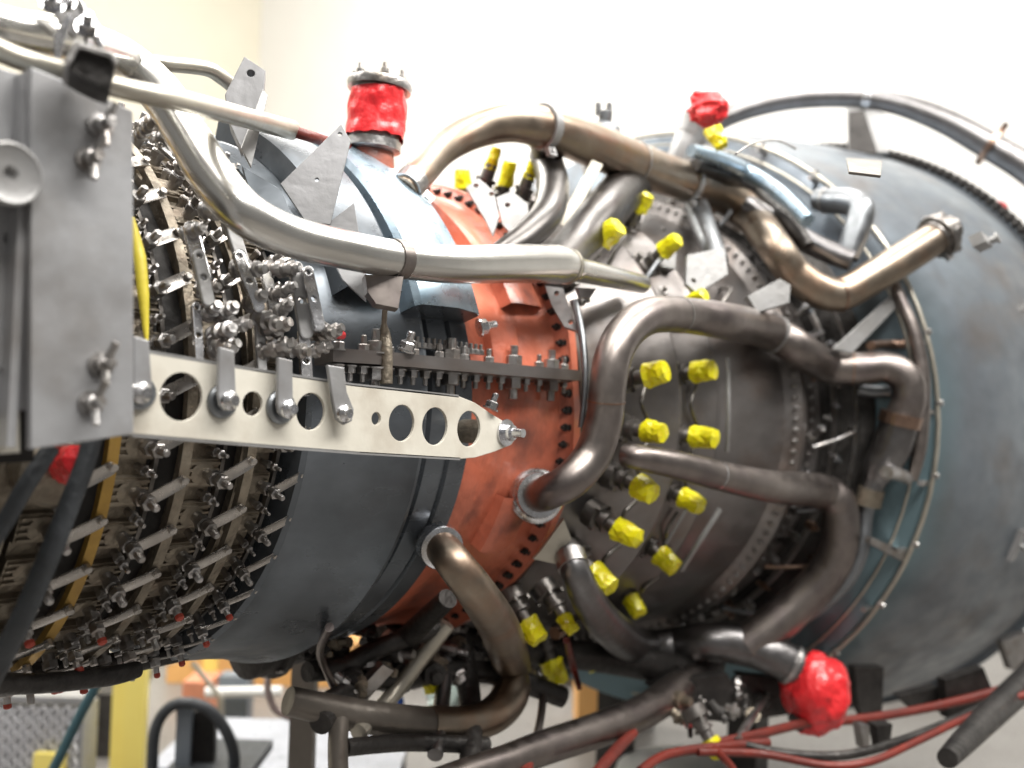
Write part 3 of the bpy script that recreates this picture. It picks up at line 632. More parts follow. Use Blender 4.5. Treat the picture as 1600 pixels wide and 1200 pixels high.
# top items on the combustor
px_plate('lift_lug', [(1322, 165), (1352, 152), (1385, 185), (1388, 240), (1325, 240)], bracketg, ENG, .03, WX(1355, 200, 1.62), (-1, -.35, .1))
px_plate('lift_lug_web', [(1326, 175), (1350, 172), (1372, 240), (1326, 240)], darkm, ENG, .004, WX(1355, 200, 1.585), (-1, -.2, .1))
px_plate('name_plate', [(1322, 248), (1378, 252), (1376, 276), (1326, 270)], taupe_, frm, .004, cyl(1.6, 74, 1.115), tuple(radial(72) + Vector((-.2, 0, 0))))
arch = pipe('air_header', [(1085, 215, 1.35, 22), (1125, 188, 1.40, 30), (1180, 167, 1.47, 31), (1250, 154, 1.54, 31), (1330, 152, 1.60, 31), (1400, 162, 1.65, 32), (1470, 187, 1.70, 36), (1535, 222, 1.74, 40), (1610, 268, 1.78, 42), (1680, 330, 1.8, 42)], greytube, ENG, where='X', n=24, label='grey arched header tube above the rear frame')
clamp(arch, 1350, 153, chrome, arch[0], .03, 1.12, tab=False)
clamp(arch, 1545, 228, copper, arch[0], .02, 1.5, tab=True, tabdir=Vector((-.3, -.2, 1)))
pipe('wire_loop', [(1150, 240, .95, 3), (1180, 223, .95, 3), (1215, 220, .95, 3), (1243, 232, .95, 4)], steel, ENG, n=8)
p = WR(955, 205, .60)
MB().lathe([(-.06, .045), (0, .045), (.022, .038), (.03, .026), (.032, .016), (.058, .016), (.060, .012)], WR(943, 212, .60) + ray(943, 212) * .12, (0, -.1, 1), 20).build('sensor_dome', bluetube, ENG)
for du in (-10, 8): MB().lathe([(0, .008), (.03, .008)], WR(943 + du, 212, .60) + ray(943, 212) * .12 + Vector((0, 0, .05)), (0, 0, 1), 10).build('sensor_pin', chrome, ENG)
pipe('port_stub', [(1045, 290, .40, 34, 1), (1064, 240, .40, 36, 1), (1080, 212, .42, 48, 1), (1095, 178, .42, 50, 1)], bracketg, ENG, n=16)
# clips on the rear frame
for (u, v_, w_, h_) in ((1532, 378, 46, 18), (1585, 850, 20, 52), (1440, 1012, 34, 22), (1600, 480, 10, 10)):
    p = WR(u, v_, 1.03); rr = p
    ph = math.degrees(math.atan2(p.z - AZ, -p.y)); k = min(1.13, .905 + max(0, p.x - .68) * .19)
    p = WR(u, v_, k); ph = math.degrees(math.atan2(p.z - AZ, -p.y))
    b = MB(); q = quat(radial(ph), (1, 0, 0)).to_matrix(); b.box(p, (m_of(w_, p) * 1.2, m_of(h_, p), .03), q)
    b.lathe([(.015, .009), (.03, .009), (.03, .014), (.036, .014)], p + q @ Vector((m_of(w_, p) * .45, 0, 0)), radial(ph), 8); b.build('clip', bracketg, frm)

# ---- red taped filler port on top of the red casing
base = WR(580, 268, .50)
port = MB().lathe([(-.03, .042), (.0, .042), (.035, .036), (.040, .050), (.056, .050), (.058, .046), (.15, .046), (.15, .058), (.160, .060), (.166, .058), (.166, .02)], base, (.03, -.06, 1), 28).build('filler_port', steel, ENG)
for k in range(6):
    a = 2 * PI * k / 6; inst('bolt', BOLT_S, base + Vector((.045 * math.cos(a), -.01 + .045 * math.sin(a), .166)), quat((0, 0, 1)), port, .9)
MB().lathe([(0, .0435), (.038, .038)], base + Vector((0, 0, -.003)), (.03, -.06, 1), 24).build('port_neck', red_c, port)
v, f = [], []
nn = 72; rnd = random.Random(5)
for j in range(21):
    for i in range(nn):
        a = 2 * PI * i / nn; z = .060 + j * .0043 + (.010 * noise.noise(Vector((a * 2, 0, 3))) if j < 2 else 0); k = .052 + .005 * noise.noise(Vector((math.cos(a) * 2, math.sin(a) * 2, z * 40))) + .004 * abs(noise.noise(Vector((math.cos(a) * 6 + z * 50, math.sin(a) * 6, z * 18))))
        v.append(base + Vector((.03 * z + k * math.cos(a), -.06 * z + k * math.sin(a), z)))
for j in range(20):
    for i in range(nn): f.append((j * nn + i, j * nn + (i + 1) % nn, (j + 1) * nn + (i + 1) % nn, (j + 1) * nn + i))
tag(mesh('red_wrap', v, f, redp, None, smooth=True, angle=60), 'shiny red tape wrapped round the upright port on top of the casing', 'tape')
# red covers
def red_cover(name, u, v_, r, wpx, hpx, seed, label, where=WR):
    c = where(u, v_, r)
    if u == 1276: c = WX(u, v_, .47)
    rnd = random.Random(seed); bm = bmesh.new(); bmesh.ops.create_icosphere(bm, subdivisions=5, radius=1)
    a, b2 = m_of(wpx / 2, c), m_of(hpx / 2, c)
    for x in bm.verts:
        q = x.co.copy(); k = 1 + (.34 if u != 1276 else .20) * noise.noise(q * 1.7 + Vector((seed, 0, 0))) + (.20 if u != 1276 else .08) * abs(noise.noise(q * 3.1 + Vector((0, seed, 0)))) + .06 * abs(noise.noise(Vector((q.x * 9, q.y * 4, q.z * 9)) + Vector((0, 0, seed)))) - .04
        x.co = c + cx * (q.x * a * k) + cy * (q.y * b2 * k) + cz * (q.z * min(a, b2) * k)
    V = [x.co.copy() for x in bm.verts]; bm.verts.index_update(); F = [tuple(y.index for y in g.verts) for g in bm.faces]; bm.free()
    return tag(mesh(name, V, F, redp, None, smooth=True, angle=50), label, 'cover')
red_cover('plastic_cover', 1106, 170, .80, 66, 50, 3, 'small crumpled red cover on the tall stub at the top of the engine')
red_cover('plastic_cover', 1276, 1082, .80, 104, 122, 9, 'large crumpled red bag tied over the open pipe end at lower right')
red_cover('plastic_cover', 1080, 1122, .74, 36, 26, 5, 'small dark red cover under the belly pipes')
cap('plastic_plug', WR(78, 728, .46) + Vector((.02, 0, -.0)), (-.3, -1, .15), .024, .06, 4, redp, 'bright red plug just under the corner of the grey plate', 'plug', None, amp=.06, n=14)
MB().lathe([(-.05, .042), (.0, .042), (.008, .036), (.008, .02)], WR(88, 738, .46), radial(-12), 24).build('port_boss', tan, ENG)
cap('port_cap', WR(1112, 200, .76), (-.1, -.6, -1), .020, .055, 31, yel, 'yellow cap under the small red cover at the top', 'cap', YG)
red_cover('plastic_cover', 1562, 322, 1.95, 22, 14, 2, 'sliver of red cover behind the bolted rear rim', where=WX)

# ---- actuator links over the vane levers
def link_bar(pts, wpx, r, mt_, holes=True):
    (u0, v0), (u1, v1) = pts; d = Vector((u1 - u0, v1 - v0)).normalized(); n_ = Vector((-d.y, d.x)); poly = []
    for i in range(9):
        a = PI / 2 + PI * i / 8; poly.append((u0 + (d.x * math.cos(a) + n_.x * math.sin(a)) * wpx / 2, v0 + (d.y * math.cos(a) + n_.y * math.sin(a)) * wpx / 2))
    for i in range(9):
        a = -PI / 2 + PI * i / 8; poly.append((u1 + (d.x * math.cos(a) + n_.x * math.sin(a)) * wpx / 2, v1 + (d.y * math.cos(a) + n_.y * math.sin(a)) * wpx / 2))
    hs = [(u0 + d.x * 2, v0 + d.y * 2, wpx * .2)] + ([((u0 + u1) / 2, (v0 + v1) / 2, wpx * .24)] if holes else [])
    return px_plate('actuator_link', poly, mt_, ENG, .009, WR((u0 + u1) / 2, (v0 + v1) / 2, r), (-.35, -1, .25), holes=hs, bevel=.002)
for pts, w_, r, mt_ in ((((297, 358), (318, 438)), 24, .51, chrome), (((310, 400), (325, 470)), 20, .525, bracketg), (((306, 480), (312, 570)), 15, .50, chrome),
                  (((358, 345), (392, 450)), 20, .51, bracketg), (((372, 400), (404, 480)), 18, .525, chrome), (((404, 490), (410, 590)), 15, .50, bracketg),
                  (((414, 420), (432, 500)), 18, .50, chrome), (((462, 420), (478, 520)), 22, .52, bracketg), (((480, 425), (498, 510)), 18, .535, chrome), (((474, 520), (480, 610)), 18, .52, chrome),
                  (((250, 228), (292, 262)), 12, .50, chrome), (((262, 190), (296, 260)), 10, .51, bracketg)):
    link_bar(pts, w_, r, mt_)
frand = random.Random(3)
SPOOL = MB().lathe([(-.016, .012), (-.012, .012), (-.011, .008), (-.004, .008), (-.003, .0115), (.004, .0115), (.005, .007), (.012, .007), (.013, .010), (.018, .010), (.019, .006), (.026, .006)], (0, 0, 0), (0, 0, 1), 12)
SPOOL = proto(SPOOL.v, SPOOL.f, steel, name='spool')
for (u, v_) in ((300, 362), (323, 452), (330, 486), (352, 490), (362, 508), (345, 520), (348, 545), (398, 470), (415, 500), (428, 512), (440, 455), (438, 420), (462, 425), (438, 486), (490, 512), (500, 520), (512, 522), (428, 545), (455, 545), (492, 548), (335, 330), (322, 300), (290, 255), (262, 215), (240, 190), (225, 205), (384, 420), (372, 352), (345, 540)):
    p = WR(u, v_, .515); inst('link_pin', SPOOL, p, quat(Vector((frand.uniform(-.2, .6), -1, frand.uniform(-.3, .5)))), ENG, frand.uniform(.75, 1.15))
MB().lathe([(0, .006), (.02, .006)], WR(520, 522, .51), (1, 0, 0), 8).build('stud_tip', redp, ENG)
pipe('actuator_rod', [(490, 505, .52, 22), (512, 518, .52, 22), (525, 524, .52, 12)], steel, ENG, n=12)
pipe('warning_tape', [(207, 340, .50, 6), (218, 400, .50, 20), (224, 460, .50, 18), (229, 532, .50, 6)], mat('yellow tape', (.72, .60, .06), (.60, .48, .05), 0, .4), ENG, n=6)
# ---- triangular grey brackets up on the casing
b1 = px_plate('gusset_plate', [(438, 288), (533, 195), (548, 222), (516, 352), (478, 348)], gusm, ENG, .006, WR(500, 290, .54), (-.8, -1, .2), holes=[(495, 282, 3), (531, 211, 3)])
px_plate('gusset_plate', [(516, 350), (552, 322), (560, 372), (512, 372)], gusm, b1, .03, WR(535, 350, .52), (-.8, -1, .2))
px_plate('gusset_plate', [(352, 155), (382, 96), (415, 118), (412, 150), (378, 240), (360, 200)], gusm, ENG, .03, WR(385, 160, .56), (-.8, -1, .2), holes=[(392, 122, 6)])
px_plate('gusset_plate', [(376, 232), (410, 140), (418, 150), (392, 262)], bracketg, ENG, .004, WR(395, 200, .55), (-.3, -1, .2))
px_plate('gusset_plate', [(378, 262), (440, 300), (452, 330), (470, 352), (430, 345), (390, 300)], bluecase, ENG, .01, WR(420, 310, .49), (-.8, -1, .6))
h1 = px_plate('hanger_bracket', [(568, 432), (628, 435), (620, 485), (585, 478), (572, 460)], brown, p1[0], .02, WR(600, 450, .585), (-.6, -1, .2))
px_plate('hanger_foot', [(578, 452), (590, 478), (620, 484), (618, 470), (598, 462), (592, 448)], bracketg, h1, .02, WR(600, 465, .56), (-.6, -1, .2))
px_plate('gusset_plate', [(525, 418), (572, 425), (572, 472), (535, 438)], panelg, ENG, .006, WR(550, 440, .53), (-.8, -1, .2))
pipe('sensor_cable', [(602, 478, .53, 8), (600, 505, .52, 8), (601, 520, .51, 16), (603, 545, .51, 20), (604, 600, .51, 18)], tan, ENG, n=12)
inst('bolt', BOLT_C, WR(634, 548, .51), quat((0, -.4, 1)), ENG, 1.4); inst('bolt', BOLT_C, WR(748, 512, .50), quat((1, -.6, .3)), ENG, 1.5)
# black U bracket at the top left
px_plate('saddle_bracket', [(100, 118), (118, 84), (172, 100), (178, 112), (170, 152), (150, 146), (122, 132)], darkm, ENG, .05, WR(140, 120, .74), (-.5, -1, 0))
px_plate('saddle_bracket', [(98, 116), (116, 80), (174, 97), (180, 112), (174, 114), (168, 104), (122, 91), (106, 120)], steel, ENG, .056, WR(140, 120, .743), (-.5, -1, 0))
px_plate('pipe_strap', [(84, 60), (105, 25), (112, 28), (98, 75), (92, 108), (84, 104)], chrome, p1[0], .014, WR(95, 65, .67), (-.5, -1, 0))
px_plate('pipe_strap', [(112, -5), (122, -5), (162, 74), (156, 80)], chrome, p1[0], .014, WR(135, 35, .68), (-.5, -1, 0))
px_plate('pipe_strap', [(65, -8), (120, -8), (138, 40), (115, 60), (96, 40)], bracketg, p1[0], .008, WR(105, 20, .665), (-.5, -1, 0))
for (u, v_) in ((82, 6), (100, 2), (136, 44)): inst('bolt', BOLT_C, WR(u, v_, .69), quat((-.5, -1, .3)), p1[0], 1.1)

# ---- cream beam with lightening holes, straps, and the grey plate
YB = -.58
beam = px_plate('side_beam', [(190, 543), (232, 550), (390, 577), (550, 601), (660, 612), (715, 619), (740, 629), (768, 648), (795, 664), (803, 672), (805, 684), (797, 695), (770, 706), (740, 715), (717, 717), (560, 708), (400, 696), (190, 679)], cream, ENG, .005, (0, YB, AZ), (0, -1, 0), bevel=.0008,
         holes=[(282, 620, 38), (393, 631, 19), (484, 643, 29), (586, 654, 10), (626, 661, 28.5), (678, 666, 29.5), (731, 670, 28)])
beam['label'] = 'cream painted beam with a row of round holes and a tapered tip'
def beam_edge(pts, dy, z0, h):
    P = [WY(u, v_, YB) for u, v_ in pts]; b = MB()
    for a, c in zip(P[:-1], P[1:]):
        d = (c - a); b.box((a + c) / 2 + Vector((0, dy, z0)), (d.length, .045, h), Matrix((d.normalized(), Vector((0, 1, 0)), d.normalized().cross(Vector((0, 1, 0))))).transposed())
    return b
beam_edge([(205, 544), (390, 575.5), (550, 600), (715, 618)], .020, -.001, .004).build('beam_flange', bracketg, beam)
beam_edge([(205, 681), (400, 697), (560, 709), (717, 718)], .020, .001, .004).build('beam_flange', bracketg, beam)
tipb = WY(790, 676, YB - .003)
MB().lathe([(0, .022), (.003, .022), (.003, .013), (.015, .013), (.016, .008), (.036, .007)], tipb, (0, -1, 0), 18).build('tip_bolt', chrome, beam)
inst('bolt', BOLT_C, WY(766, 640, YB), quat((.3, -.2, 1)), beam, 1.2)
MB().lathe([(-.09, .02), (0, .02)], tipb, (0, -1, 0), 14).build('tip_bushing', tan, beam)
for (u, v_) in ((220, 612), (349, 625), (440, 634)):
    c = WY(u - 3, v_ + 2, YB - .003)
    MB().lathe([(0, m_of(27, c)), (.004, m_of(27, c)), (.007, m_of(23, c)), (.007, m_of(14, c))], c, (0, -1, 0), 24).build('washer', bluetube, beam)
for (poly, b3, mt_) in (([(207, 525), (231, 532), (236, 606), (232, 626), (222, 633), (212, 628), (207, 612)], (220, 614), panelg),
                   ([(341, 542), (364, 548), (367, 620), (361, 637), (350, 642), (342, 634), (339, 618)], (358, 626), panelg),
                   ([(433, 558), (455, 563), (456, 632), (451, 648), (442, 652), (434, 645), (432, 632)], (450, 639), panelg),
                   ([(510, 570), (536, 574), (540, 612), (551, 640), (548, 658), (536, 664), (525, 656), (519, 630)], (537, 646), bracketg)):
    s = px_plate('hanger_strap', poly, mt_, beam, .006, (0, YB - .016, AZ), (0, -1, 0), bevel=.0015)
    if mt_ is bracketg: s['label'] = 'pale slanting hanger strap'
    MB().lathe([(0, .012), (.004, .0115), (.008, .007), (.012, .006)], WY(b3[0], b3[1], YB - .019), (0, -1, 0), 16).build('strap_bolt', chrome, s)
# plate box at the left
YP = -.64
plate = px_plate('mount_plate', [(44, 106), (120, 136), (204, 174), (205, 678), (130, 690), (44, 702)], panelg, ENG, .010, (0, YP, AZ), (0, -1, 0), bevel=.0015)
plate['label'] = 'large grey scuffed mounting plate at the left'
a0, a1 = WY(44, 106, YP), WY(44, 702, YP)
MB().box(((a0.x + .004), YP + .05, (a0.z + a1.z) / 2), (.008, .09, a0.z - a1.z - .004)).build('plate_return', panelg, plate)
a2, a3 = WY(205, 178, YP), WY(205, 678, YP)
MB().box(((a2.x - .004), YP + .05, (a2.z + a3.z) / 2), (.006, .09, a2.z - a3.z - .004)).build('plate_return', panelg, plate)
inner = px_plate('inner_plate', [(-160, 60), (44, 122), (44, 640), (-160, 650)], panelg, ENG, .010, (0, YP + .03, AZ), (0, -1, 0), holes=[(15, 375, 12)])
MB().lathe([(-.012, .0136), (-.0115, .0001)], WY(15, 375, YP + .03), (0, -1, 0), 20).build('hole_back', black, inner)
dk = WY(14, 272, YP - .012)
MB().lathe([(-.035, m_of(40, dk)), (-.004, m_of(40, dk)), (-.003, m_of(50, dk)), (.004, m_of(50, dk)), (.006, m_of(46, dk)), (.004, m_of(40, dk)), (.004, m_of(12, dk)), (-.002, m_of(6, dk))], dk, (0, -1, 0), 40).build('round_cover', bracketg, inner)
MB().lathe([(0, m_of(46, dk)), (.002, m_of(46, dk)), (.002, m_of(44, dk))], WY(-36, 545, YP + .024), (0, -1, 0), 40).build('round_cover', panelg, inner)
MB().lathe([(0, m_of(46, dk)), (.002, m_of(46, dk)), (.002, m_of(44, dk))], WY(-34, 200, YP + .024), (0, -1, 0), 40).build('round_cover', panelg, inner)
for (u, v_) in ((156, 198), (138, 250), (157, 570), (141, 630)):
    c = WY(u, v_, YP - .006); b = MB()
    b.lathe([(0, .013), (.003, .013), (.003, .008), (.012, .008), (.013, .005), (.026, .005)], c, (-.1, -1, .05), 12)
    b.lathe([(0, .0045), (.022, .004)], c + Vector((0, -.010, .002)), (.25, -.4, 1), 8)
    b.lathe([(0, .0045), (.018, .004)], c + Vector((0, -.008, -.004)), (-.1, -.4, -1), 8); b.build('plate_stud', steel, plate)
px_plate('white_block', [(-60, 640), (19, 634), (20, 706), (-60, 712)], cream, ENG, .03, (0, YP + .045, AZ), (0, -1, 0))
px_plate('dark_block', [(-60, 636), (42, 632), (42, 720), (-60, 726)], black, ENG, .03, (0, YP + .09, AZ), (0, -1, 0))
px_plate('dark_block', [(-60, 95), (60, 140), (-60, 140)], bluecase, ENG, .03, (0, YP + .06, AZ), (0, -1, 0))
# dark hoses by the front stages
pipe('charcoal_hose', [(150, 650, .52, 28), (138, 710, .53, 28), (112, 780, .54, 30), (72, 880, .55, 32), (30, 975, .55, 32), (-30, 1090, .54, 32)], rubber, ENG, n=16)
pipe('charcoal_hose', [(80, 700, .53, 26), (40, 760, .54, 26), (5, 820, .54, 26), (-50, 900, .54, 26)], rubber, ENG, n=16)
# stand carrying the engine
STAND = empty('engine_stand', (-.2, 0, 0), 'dark steel engine stand below the casing', 'stand')
for name, lo, hi in (('stand_leg', (.95, .2, 0), (1.05, .3, AZ - .8)), ('stand_leg', (.95, -.3, 0), (1.05, -.2, AZ - .8)), ('stand_rail', (-.6, .10, .06), (1.1, .18, .14))):
    lo, hi = Vector(lo), Vector(hi); MB().box((lo + hi) / 2, hi - lo).build(name, darkm, STAND, smooth=False)

# ================================================================== things behind and below the engine
def px_box(name, u0, v0, u1, v1, d, thick, mt, parent=None, bottom=None, bev=0):
    """upright box facing the camera whose front covers the given pixels at depth d; bottom=0 runs it down to the floor"""
    a, b = WD(u0, v0, d), WD(u1, v1, d)
    zt, zb = a.z, (b.z if bottom is None else bottom)
    fx = Vector((cx.x, cx.y, 0)).normalized(); fy = Vector((0, 0, 1)).cross(fx); c = WD((u0 + u1) / 2, (v0 + v1) / 2, d)
    wdt = (b - a).dot(fx)
    M = Matrix((fx, fy, Vector((0, 0, 1)))).transposed()
    cc = Vector((c.x, c.y, (zt + zb) / 2)) + fy * thick / 2
    return MB().box(cc, (abs(wdt), thick, zt - zb), M).build(name, mt, parent, smooth=False)
checker = mat('diamond plate metal', (.50, .51, .54), (.40, .41, .43), .8, .35, .08, 8, .01)
yellow_p = mat('yellow painted steel', (.88, .74, .20), (.84, .68, .17), 0, .4, .06, 3, .01)
cardb = mat('orange tan board', (.80, .44, .15), (.72, .38, .13), 0, .6, .05, 3, .01)
slate = mat('slate grey paint', (.19, .22, .25), (.15, .17, .20), .2, .4, .08, 5, .01)
whitep = mat('white painted metal', (.82, .82, .80), (.75, .75, .73), 0, .4, .08, 5, .01)
taupe = mat('taupe painted steel', (.20, .18, .155), (.16, .145, .125), .2, .45, .08, 8, .01)
beigec = mat('beige cabinet paint', (.42, .37, .30), (.37, .325, .265), 0, .5, .08, 4, .01)
bluec = mat('blue cloth', (.03, .14, .62), (.02, .10, .45), 0, .6)
# diamond plate tool chest
TC = empty('tool_chest', WD(60, 1150, 3.3) * 1, 'diamond plate tool chest at the lower left behind the compressor', 'tool chest')
TC.location.z = 0; WLOC[TC.name].z = 0
px_box('chest_body', -90, 1100, 124, 1300, 3.3, .12, checker, TC, 0)
px_box('chest_lid', -94, 1084, 127, 1100, 3.28, .15, checker, TC)
b = MB(); fx = Vector((cx.x, cx.y, 0)).normalized(); fy = Vector((0, 0, 1)).cross(fx)
for i in range(22):
    for j in range(10):
        c = WD(-80 + i * 9.4, 1106 + j * 11 + (i % 2) * 5, 3.285); s_ = 1 if (i + j) % 2 else -1
        M = Matrix((fx * .5 + Vector((0, 0, .86 * s_)), fy, fx * -.86 * s_ + Vector((0, 0, .5)))).transposed()
        b.box(c, (.021, .012, .006), M)
stuff(b.build('tread_diamonds', mat('worn tread metal', (.80, .81, .84), (.7, .7, .73), .2, .4), TC, smooth=False))
px_box('lid_latch', 52, 1178, 98, 1215, 3.25, .03, yellow_p, TC)
# yellow post, rail, boards
YPst = empty('yellow_post', Vector((*WD(200, 1100, 3.6).xy, 0)), 'upright yellow post between the tool chest and the black chair', 'post')
px_box('post_face', 176, 1030, 193, 1300, 3.6, .03, yellow_p, YPst, 0)
px_box('post_face', 194, 1025, 219, 1300, 3.58, .04, yellow_p, YPst, 0)
px_box('post_cap', 174, 1022, 221, 1028, 3.57, .05, yellow_p, YPst)
RL = empty('pipe_rail', Vector((*WD(270, 1020, 4.0).xy, 0)), 'white pipe rail with two clamps beside the yellow post', 'rail')
MB().tube([WD(200, 1052, 4.0), WD(335, 1008, 4.0)], .02, 12).build('rail_tube', whitep, RL)
for u in (228, 256, 300): px_box('rail_clamp', u - 7, 1055 - (u - 200) * .33 - 28, u + 8, 1055 - (u - 200) * .33, 3.95, .05, whitep, RL)
MB().tube([WD(243, 1040, 3.95), WD(200, 1120, 3.95), WD(180, 1300, 3.95)], .012, 8).build('rail_brace', beige, RL)
MB().tube([WD(300, 1035, 3.95), WD(345, 1090, 3.95), WD(350, 1320, 3.95)], .012, 8).build('rail_brace', beige, RL)
tag(px_box('cardboard_box', 262, 985, 560, 1130, 5.0, .6, cardb, None, 0), 'large orange tan board box far behind the compressor', 'box')
YS = px_box('yellow_stile', 318, 990, 334, 1120, 4.6, .04, yellow_p, None, 0); tag(YS, 'thin yellow upright in front of the orange tan box', 'upright')
BC = empty('slate_column', Vector((*WD(358, 1100, 4.2).xy, 0)), 'slate grey column with a white bar through it before the orange box', 'column')
px_box('column_shaft', 340, 1058, 380, 1300, 4.2, .1, slate, BC, 0)
MB().tube([WD(322, 1082, 4.16), WD(440, 1080, 4.16)], .022, 12).build('cross_bar', whitep, BC)
tag(px_box('equipment_cover', 285, 1066, 325, 1110, 4.4, .2, mat('salmon paint', (.70, .28, .16), None, 0, .5), None, 0), 'salmon coloured box low in front of the orange board', 'box')
CH = empty('chair', Vector((*WD(300, 1150, 2.9).xy, 0)), 'dark chair with a curved tubular back frame beside the yellow post', 'chair')
P, R = smooth_path([WD(u, v_, 2.9) for u, v_ in ((236, 1330), (238, 1200), (243, 1140), (262, 1108), (290, 1098), (325, 1108), (352, 1140), (366, 1180), (362, 1225), (350, 1330))], [m_of(9, WD(300, 1150, 2.9))] * 10, 6)
MB().tube(P, R, 14).build('back_frame', rubber, CH)
px_box('backrest', 290, 1112, 330, 1300, 2.93, .03, black, CH)
px_box('back_splat', 275, 1104, 293, 1300, 2.90, .02, slate, CH)
px_box('seat', 235, 1225, 372, 1245, 2.75, .4, rubber, CH)
WB = empty('grey_table', Vector((*WD(460, 1160, 3.4).xy, 0)), 'pale grey table top behind the chair and the stand leg', 'table')
c = WD(455, 1168, 3.5); M = Matrix((fx, fy, Vector((0, 0, 1)))).transposed()
MB().box(c, (.85, .55, .03), M).build('table_top', mat('pale blue grey laminate', (.42, .44, .49), None, 0, .35), WB, smooth=False)
for a, b2 in ((-.38, -.22), (.38, -.22), (-.38, .22), (.38, .22)):
    q = c + fx * a + fy * b2; MB().box((q.x, q.y, (c.z - .016) / 2), (.04, .04, c.z - .016), M).build('leg', slate, WB, smooth=False)
P, R = smooth_path([WD(452, 1028, 2.9), WD(425, 1045, 2.9), WD(418, 1075, 2.9), WD(430, 1108, 2.9), WD(455, 1122, 2.9)], [.011] * 5, 6)
pp = MB().tube(P, R, 12).build('hose_loop', mat('pink grey hose', (.45, .36, .34), None, 0, .5), None); tag(pp, 'pinkish grey hose loop hanging left of the taupe stand leg', 'hose')
SL = px_box('stand_leg', 455, 1015, 483, 1330, 2.35, .05, taupe, STAND, 0)
px_box('stand_leg', 470, 1105, 540, 1125, 2.4, .05, taupe, STAND)
# things seen in the gaps below the combustor
tag(px_box('cardboard_box', 905, 1020, 955, 1160, 4.4, .3, cardb, None, 0), 'orange tan carton seen through the gap below the dark elbow', 'box')
tag(px_box('white_sheet', 950, 1010, 1020, 1200, 4.5, .02, whitep, None, 0), 'bright white sheet beside the orange tan carton in the gap', 'sheet')
MB_ = MB().tube(smooth_path([WD(950, 1040, 4.2), WD(948, 1080, 4.2), WD(958, 1125, 4.2), WD(960, 1400, 4.2)], [.008] * 4, 6)[0], .008, 8).build('black_cable', rubber, None); tag(MB_, 'thin black cable hanging before the white sheet', 'cable')
CB = empty('dim_backdrop', Vector((*WD(1100, 1150, 5.2).xy, 0)), 'long beige cabinet added to dim the wall behind the underside of the engine', 'backdrop')  # added box that stands in for the shaded wall and floor there
px_box('backdrop_body', 560, 1050, 1500, 1300, 5.2, .5, beigec, CB, 0)
px_box('backdrop_top', 550, 1040, 1510, 1052, 5.15, .6, taupe, CB)
for u in (700, 850, 1000, 1150, 1300): px_box('backdrop_panel', u + 4, 1062, u + 146, 1400, 5.185, .02, beigec, CB)
DR = empty('white_drum', Vector((*WD(1085, 1200, 3.2).xy, 0)), 'white round drum at the bottom edge under the red hoses', 'drum')
c = WD(1085, 1215, 3.2); MB().lathe([(0, .26), (c.z - .02, .26), (c.z, .265), (c.z + .02, .26), (c.z + .028, .22)], (c.x, c.y, 0), (0, 0, 1), 40).build('drum_body', whitep, DR)
MB().lathe([(0, .268), (.02, .268)], (c.x, c.y, c.z - .06), (0, 0, 1), 40).build('drum_band', beigec, DR)
for (u0, v0, w_, h_, d, mt_, lab, nm, sd) in ((622, 1098, 18, 30, 2.6, bluec, 'small bright blue cloth seen past the slanting beige rod', 'blue_cloth', 3), (700, 1088, 70, 46, 3.2, mat('pale green plastic', (.55, .66, .62), None, 0, .4), 'pale green plastic bag behind the bronze U pipe', 'plastic_bag', 8),
                                (555, 1010, 40, 30, 3.2, cardb, 'tan lump seen through the gap under the red casing', 'paper_wad', 6)):
    c = WD(u0, v0, d); bm = bmesh.new(); bmesh.ops.create_icosphere(bm, subdivisions=3, radius=1)
    for x in bm.verts:
        q = x.co.copy(); k = 1 + .35 * noise.noise(q * 1.9 + Vector((sd, 0, 0))); x.co = c + cx * q.x * m_of(w_ / 2, c) * k + cy * q.y * m_of(h_ / 2, c) * k + cz * q.z * m_of(w_ / 2, c) * k
    V = [x.co.copy() for x in bm.verts]; bm.verts.index_update(); F = [tuple(y.index for y in g.verts) for g in bm.faces]; bm.free()
    tag(mesh(nm, V, F, mt_, None, smooth=False), lab, nm.split('_')[-1])
# ---- belly hoses, rods and brackets of the engine
for nm, pts, mt_ in (('ignition_hose', [(1700, 1040, 1.0, 14), (1600, 1068, .98, 14), (1520, 1090, .95, 14), (1430, 1110, .92, 13), (1340, 1124, .90, 14), (1260, 1130, .88, 14), (1190, 1146, .86, 14), (1120, 1160, .84, 12)], redrub),
                  ('ignition_hose', [(1090, 1175, .84, 12), (1190, 1178, .86, 12), (1290, 1196, .88, 12), (1360, 1190, .90, 12), (1430, 1160, .92, 11), (1510, 1122, .94, 11), (1620, 1078, .97, 11)], redrub),
                  ('belly_tube', [(1150, 1160, .84, 12), (1230, 1178, .86, 14), (1320, 1180, .88, 14), (1400, 1160, .90, 14), (1480, 1130, .92, 14), (1560, 1090, .95, 12)], darkm),
                  ('ignition_hose', [(930, 1210, .70, 18), (965, 1170, .72, 18), (990, 1145, .74, 14)], redrub),
                  ('belly_tube', [(1000, 1205, .74, 14), (1040, 1180, .76, 14), (1110, 1168, .78, 14), (1200, 1160, .8, 14)], redrub),
                  ('belly_tube', [(1110, 1165, .78, 12), (1140, 1195, .78, 12), (1160, 1230, .78, 12)], redrub),
                  ('belly_tube', [(1150, 1160, .8, 14), (1175, 1120, .8, 12), (1200, 1080, .8, 12)], steel),
                  ('belly_tube', [(820, 1210, .66, 22), (830, 1165, .66, 18)], redrub),
                  ('belly_tube', [(1480, 1185, 1.0, 30), (1545, 1120, 1.02, 40), (1620, 1050, 1.05, 44)], darkm)):
    pipe(nm, pts, mt_, ENG, n=12)
